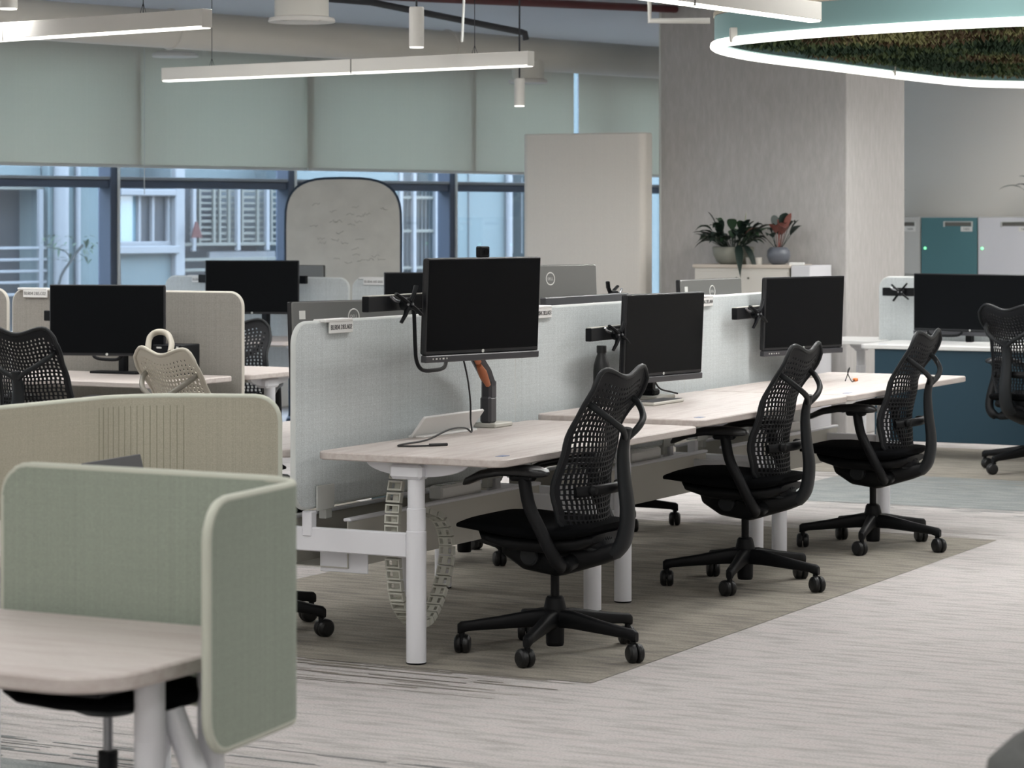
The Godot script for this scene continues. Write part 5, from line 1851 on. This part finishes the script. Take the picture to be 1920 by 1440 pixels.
func plants() -> void:
	var s: SurfaceTool
	var bowl := pot_plant("potted_plant", "bushy dark green plant in a wide stone bowl on the cupboard", at(9.58, 3.19, 1.235), [[0.0, 0.0], [0.09, 0.0], [0.12, 0.02], [0.145, 0.07], [0.15, 0.12], [0.142, 0.125], [0.138, 0.118]], M.stone_pot, 80, 1.05, 0.14, 0.28, 0.062, M.leaf_dark, M.leaf, 0.85)
	s = S()
	leaf(s, Vector3(-0.1, 0.15, 0.06), Vector3(-0.8, 0.15, 0.25).normalized(), 0.24, 0.075, 0.1)
	leaf(s, Vector3(-0.1, 0.14, 0.08), Vector3(-0.6, -0.3, 0.3).normalized(), 0.22, 0.06, 0.6)
	leaf(s, Vector3(-0.06, 0.14, 0.1), Vector3(-0.3, -0.2, 0.5).normalized(), 0.18, 0.06, 0.9)
	obj("hanging_leaf", s, M.leaf_dark, bowl)
	s = S()
	tube(s, [Vector3(-0.02, 0.1, 0.04), Vector3(-0.03, 0.27, 0.1)], 0.003, 5)
	leaf(s, Vector3(-0.03, 0.25, 0.1), Vector3(0.05, 1.0, 0.1).normalized(), 0.13, 0.1, 0.0)
	obj("flower", s, M.flower, bowl)
	var vase := pot_plant("potted_plant", "small red-leafed plant in a round dark glazed pot", at(9.55, 2.83, 1.235), [[0.0, 0.0], [0.045, 0.0], [0.07, 0.02], [0.085, 0.06], [0.08, 0.1], [0.06, 0.122], [0.052, 0.124], [0.05, 0.116]], M.dark_pot, 18, 0.85, 0.16, 0.3, 0.08, M.leaf_dark, M.leaf_red, 1.2)
	s = S()
	tube(s, curve([Vector3(0, 0.1, 0), Vector3(0.005, 0.22, 0), Vector3(-0.01, 0.32, 0)], 4), 0.006, 6)
	obj("stem", s, M.stem_red, vase)
	for i in 2:
		var g := thing("tea_light", ["small clear tea light next to the stone bowl", "small clear tea light next to the dark round pot"][i], "candle", at(9.5, 3.03 - 0.07 * i, 1.235))
		s = S()
		lathe(s, [[0.0, 0.0], [0.025, 0.0], [0.03, 0.05], [0.027, 0.05], [0.023, 0.004]], 16)
		obj("glass", s, M.cabinet_white, g)
		s = S()
		lathe(s, [[0.0, 0.004], [0.02, 0.004], [0.02, 0.03], [0.0, 0.031]], 14)
		obj("candle", s, M.flower, g)

func lockers() -> void:
	var s: SurfaceTool
	var xf := Transform3D(Basis(Vector3.UP, TH - PI / 2), Vector3(1.68 - 0.464 * 0.47, 0, -(26.07 - 0.886 * 0.47)))
	# local x runs along the lockers, z towards the room
	var cols := [[1.98, 2.58, "white locker half hidden by the column edge", M.locker_grey, "1404"], [2.586, 3.12, "teal locker with a lit green lock light", M.teal, "1405"], [3.126, 3.66, "white locker at the frame edge with a green lock light", M.locker_white, "1406"], [3.666, 4.2, "white locker beyond the frame edge", M.locker_white, "1407"]]
	for c in cols:
		var x0: float = c[0]
		var x1: float = c[1]
		var w := x1 - x0
		var t := thing("locker", c[2], "locker", xf * T((x0 + x1) / 2, 0, 0), "lockers along the back wall")
		s = S()
		box(s, Vector3(0, 0.79, -0.22), Vector3(w, 1.58, 0.42), 0.002)
		obj("body", s, M.locker_grey, t)
		for k in 3:
			s = S()
			box(s, Vector3(0, 0.26 + k * 0.525, 0.0), Vector3(w - 0.006, 0.518, 0.018), 0.002)
			var door := obj("door", s, c[3], t)
			var y: float = 0.26 + k * 0.525
			s = S()
			box(s, Vector3(w / 2 - 0.18, y + 0.2, 0.0095), Vector3(0.26, 0.034, 0.004), 0.001)
			obj("handle_slot", s, M.handle_dark, door)
			s = S()
			for e in [-1, 1]:
				box(s, Vector3(w / 2 - 0.18 + 0.132 * e, y + 0.2, 0.013), Vector3(0.012, 0.05, 0.012), 0.002)
			box(s, Vector3(w / 2 - 0.18, y + 0.222, 0.013), Vector3(0.27, 0.008, 0.012), 0.002)
			obj("handle_frame", s, M.bracket, door)
			s = S()
			box(s, Vector3(w / 2 - 0.1, y + 0.156, 0.0105), Vector3(0.11, 0.045, 0.003), 0.001)
			var pl := obj("number_plate", s, M.print_white, door)
			text("lettering", c[4] if k == 2 else c[4] + "ABC"[k], 0.028, M.print_dark, pl, T(w / 2 - 0.1, y + 0.155, 0.0125), 0.001)
			s = S()
			lathe(s, [[0.0, 0.0], [0.013, 0.0], [0.011, 0.006], [0.0, 0.008]], 14, Transform3D(Basis(Vector3.RIGHT, PI / 2), Vector3(-w / 2 + 0.04, y - 0.02, 0.01)))
			obj("lock_light", s, M.green_led, door)
	# plants on top of the lockers
	pot_plant("trailing_plant", "trailing plant on the lockers, hidden by the column edge", xf * T(2.22, 1.58, -0.15), [[0.0, 0.0], [0.06, 0.0], [0.08, 0.14], [0.076, 0.14], [0.07, 0.13]], M.stone_pot, 18, 0.9, 0.1, 0.22, 0.03, M.leaf_dark, M.leaf, 1.0)
	pot_plant("trailing_plant", "leafy plant on the lockers, its leaves reaching in at the frame edge", xf * T(3.72, 1.58, -0.1), [[0.0, 0.0], [0.07, 0.0], [0.09, 0.16], [0.086, 0.16], [0.08, 0.15]], M.stone_pot, 22, 1.1, 0.2, 0.46, 0.04, M.leaf, M.leaf_dark, 0.9)
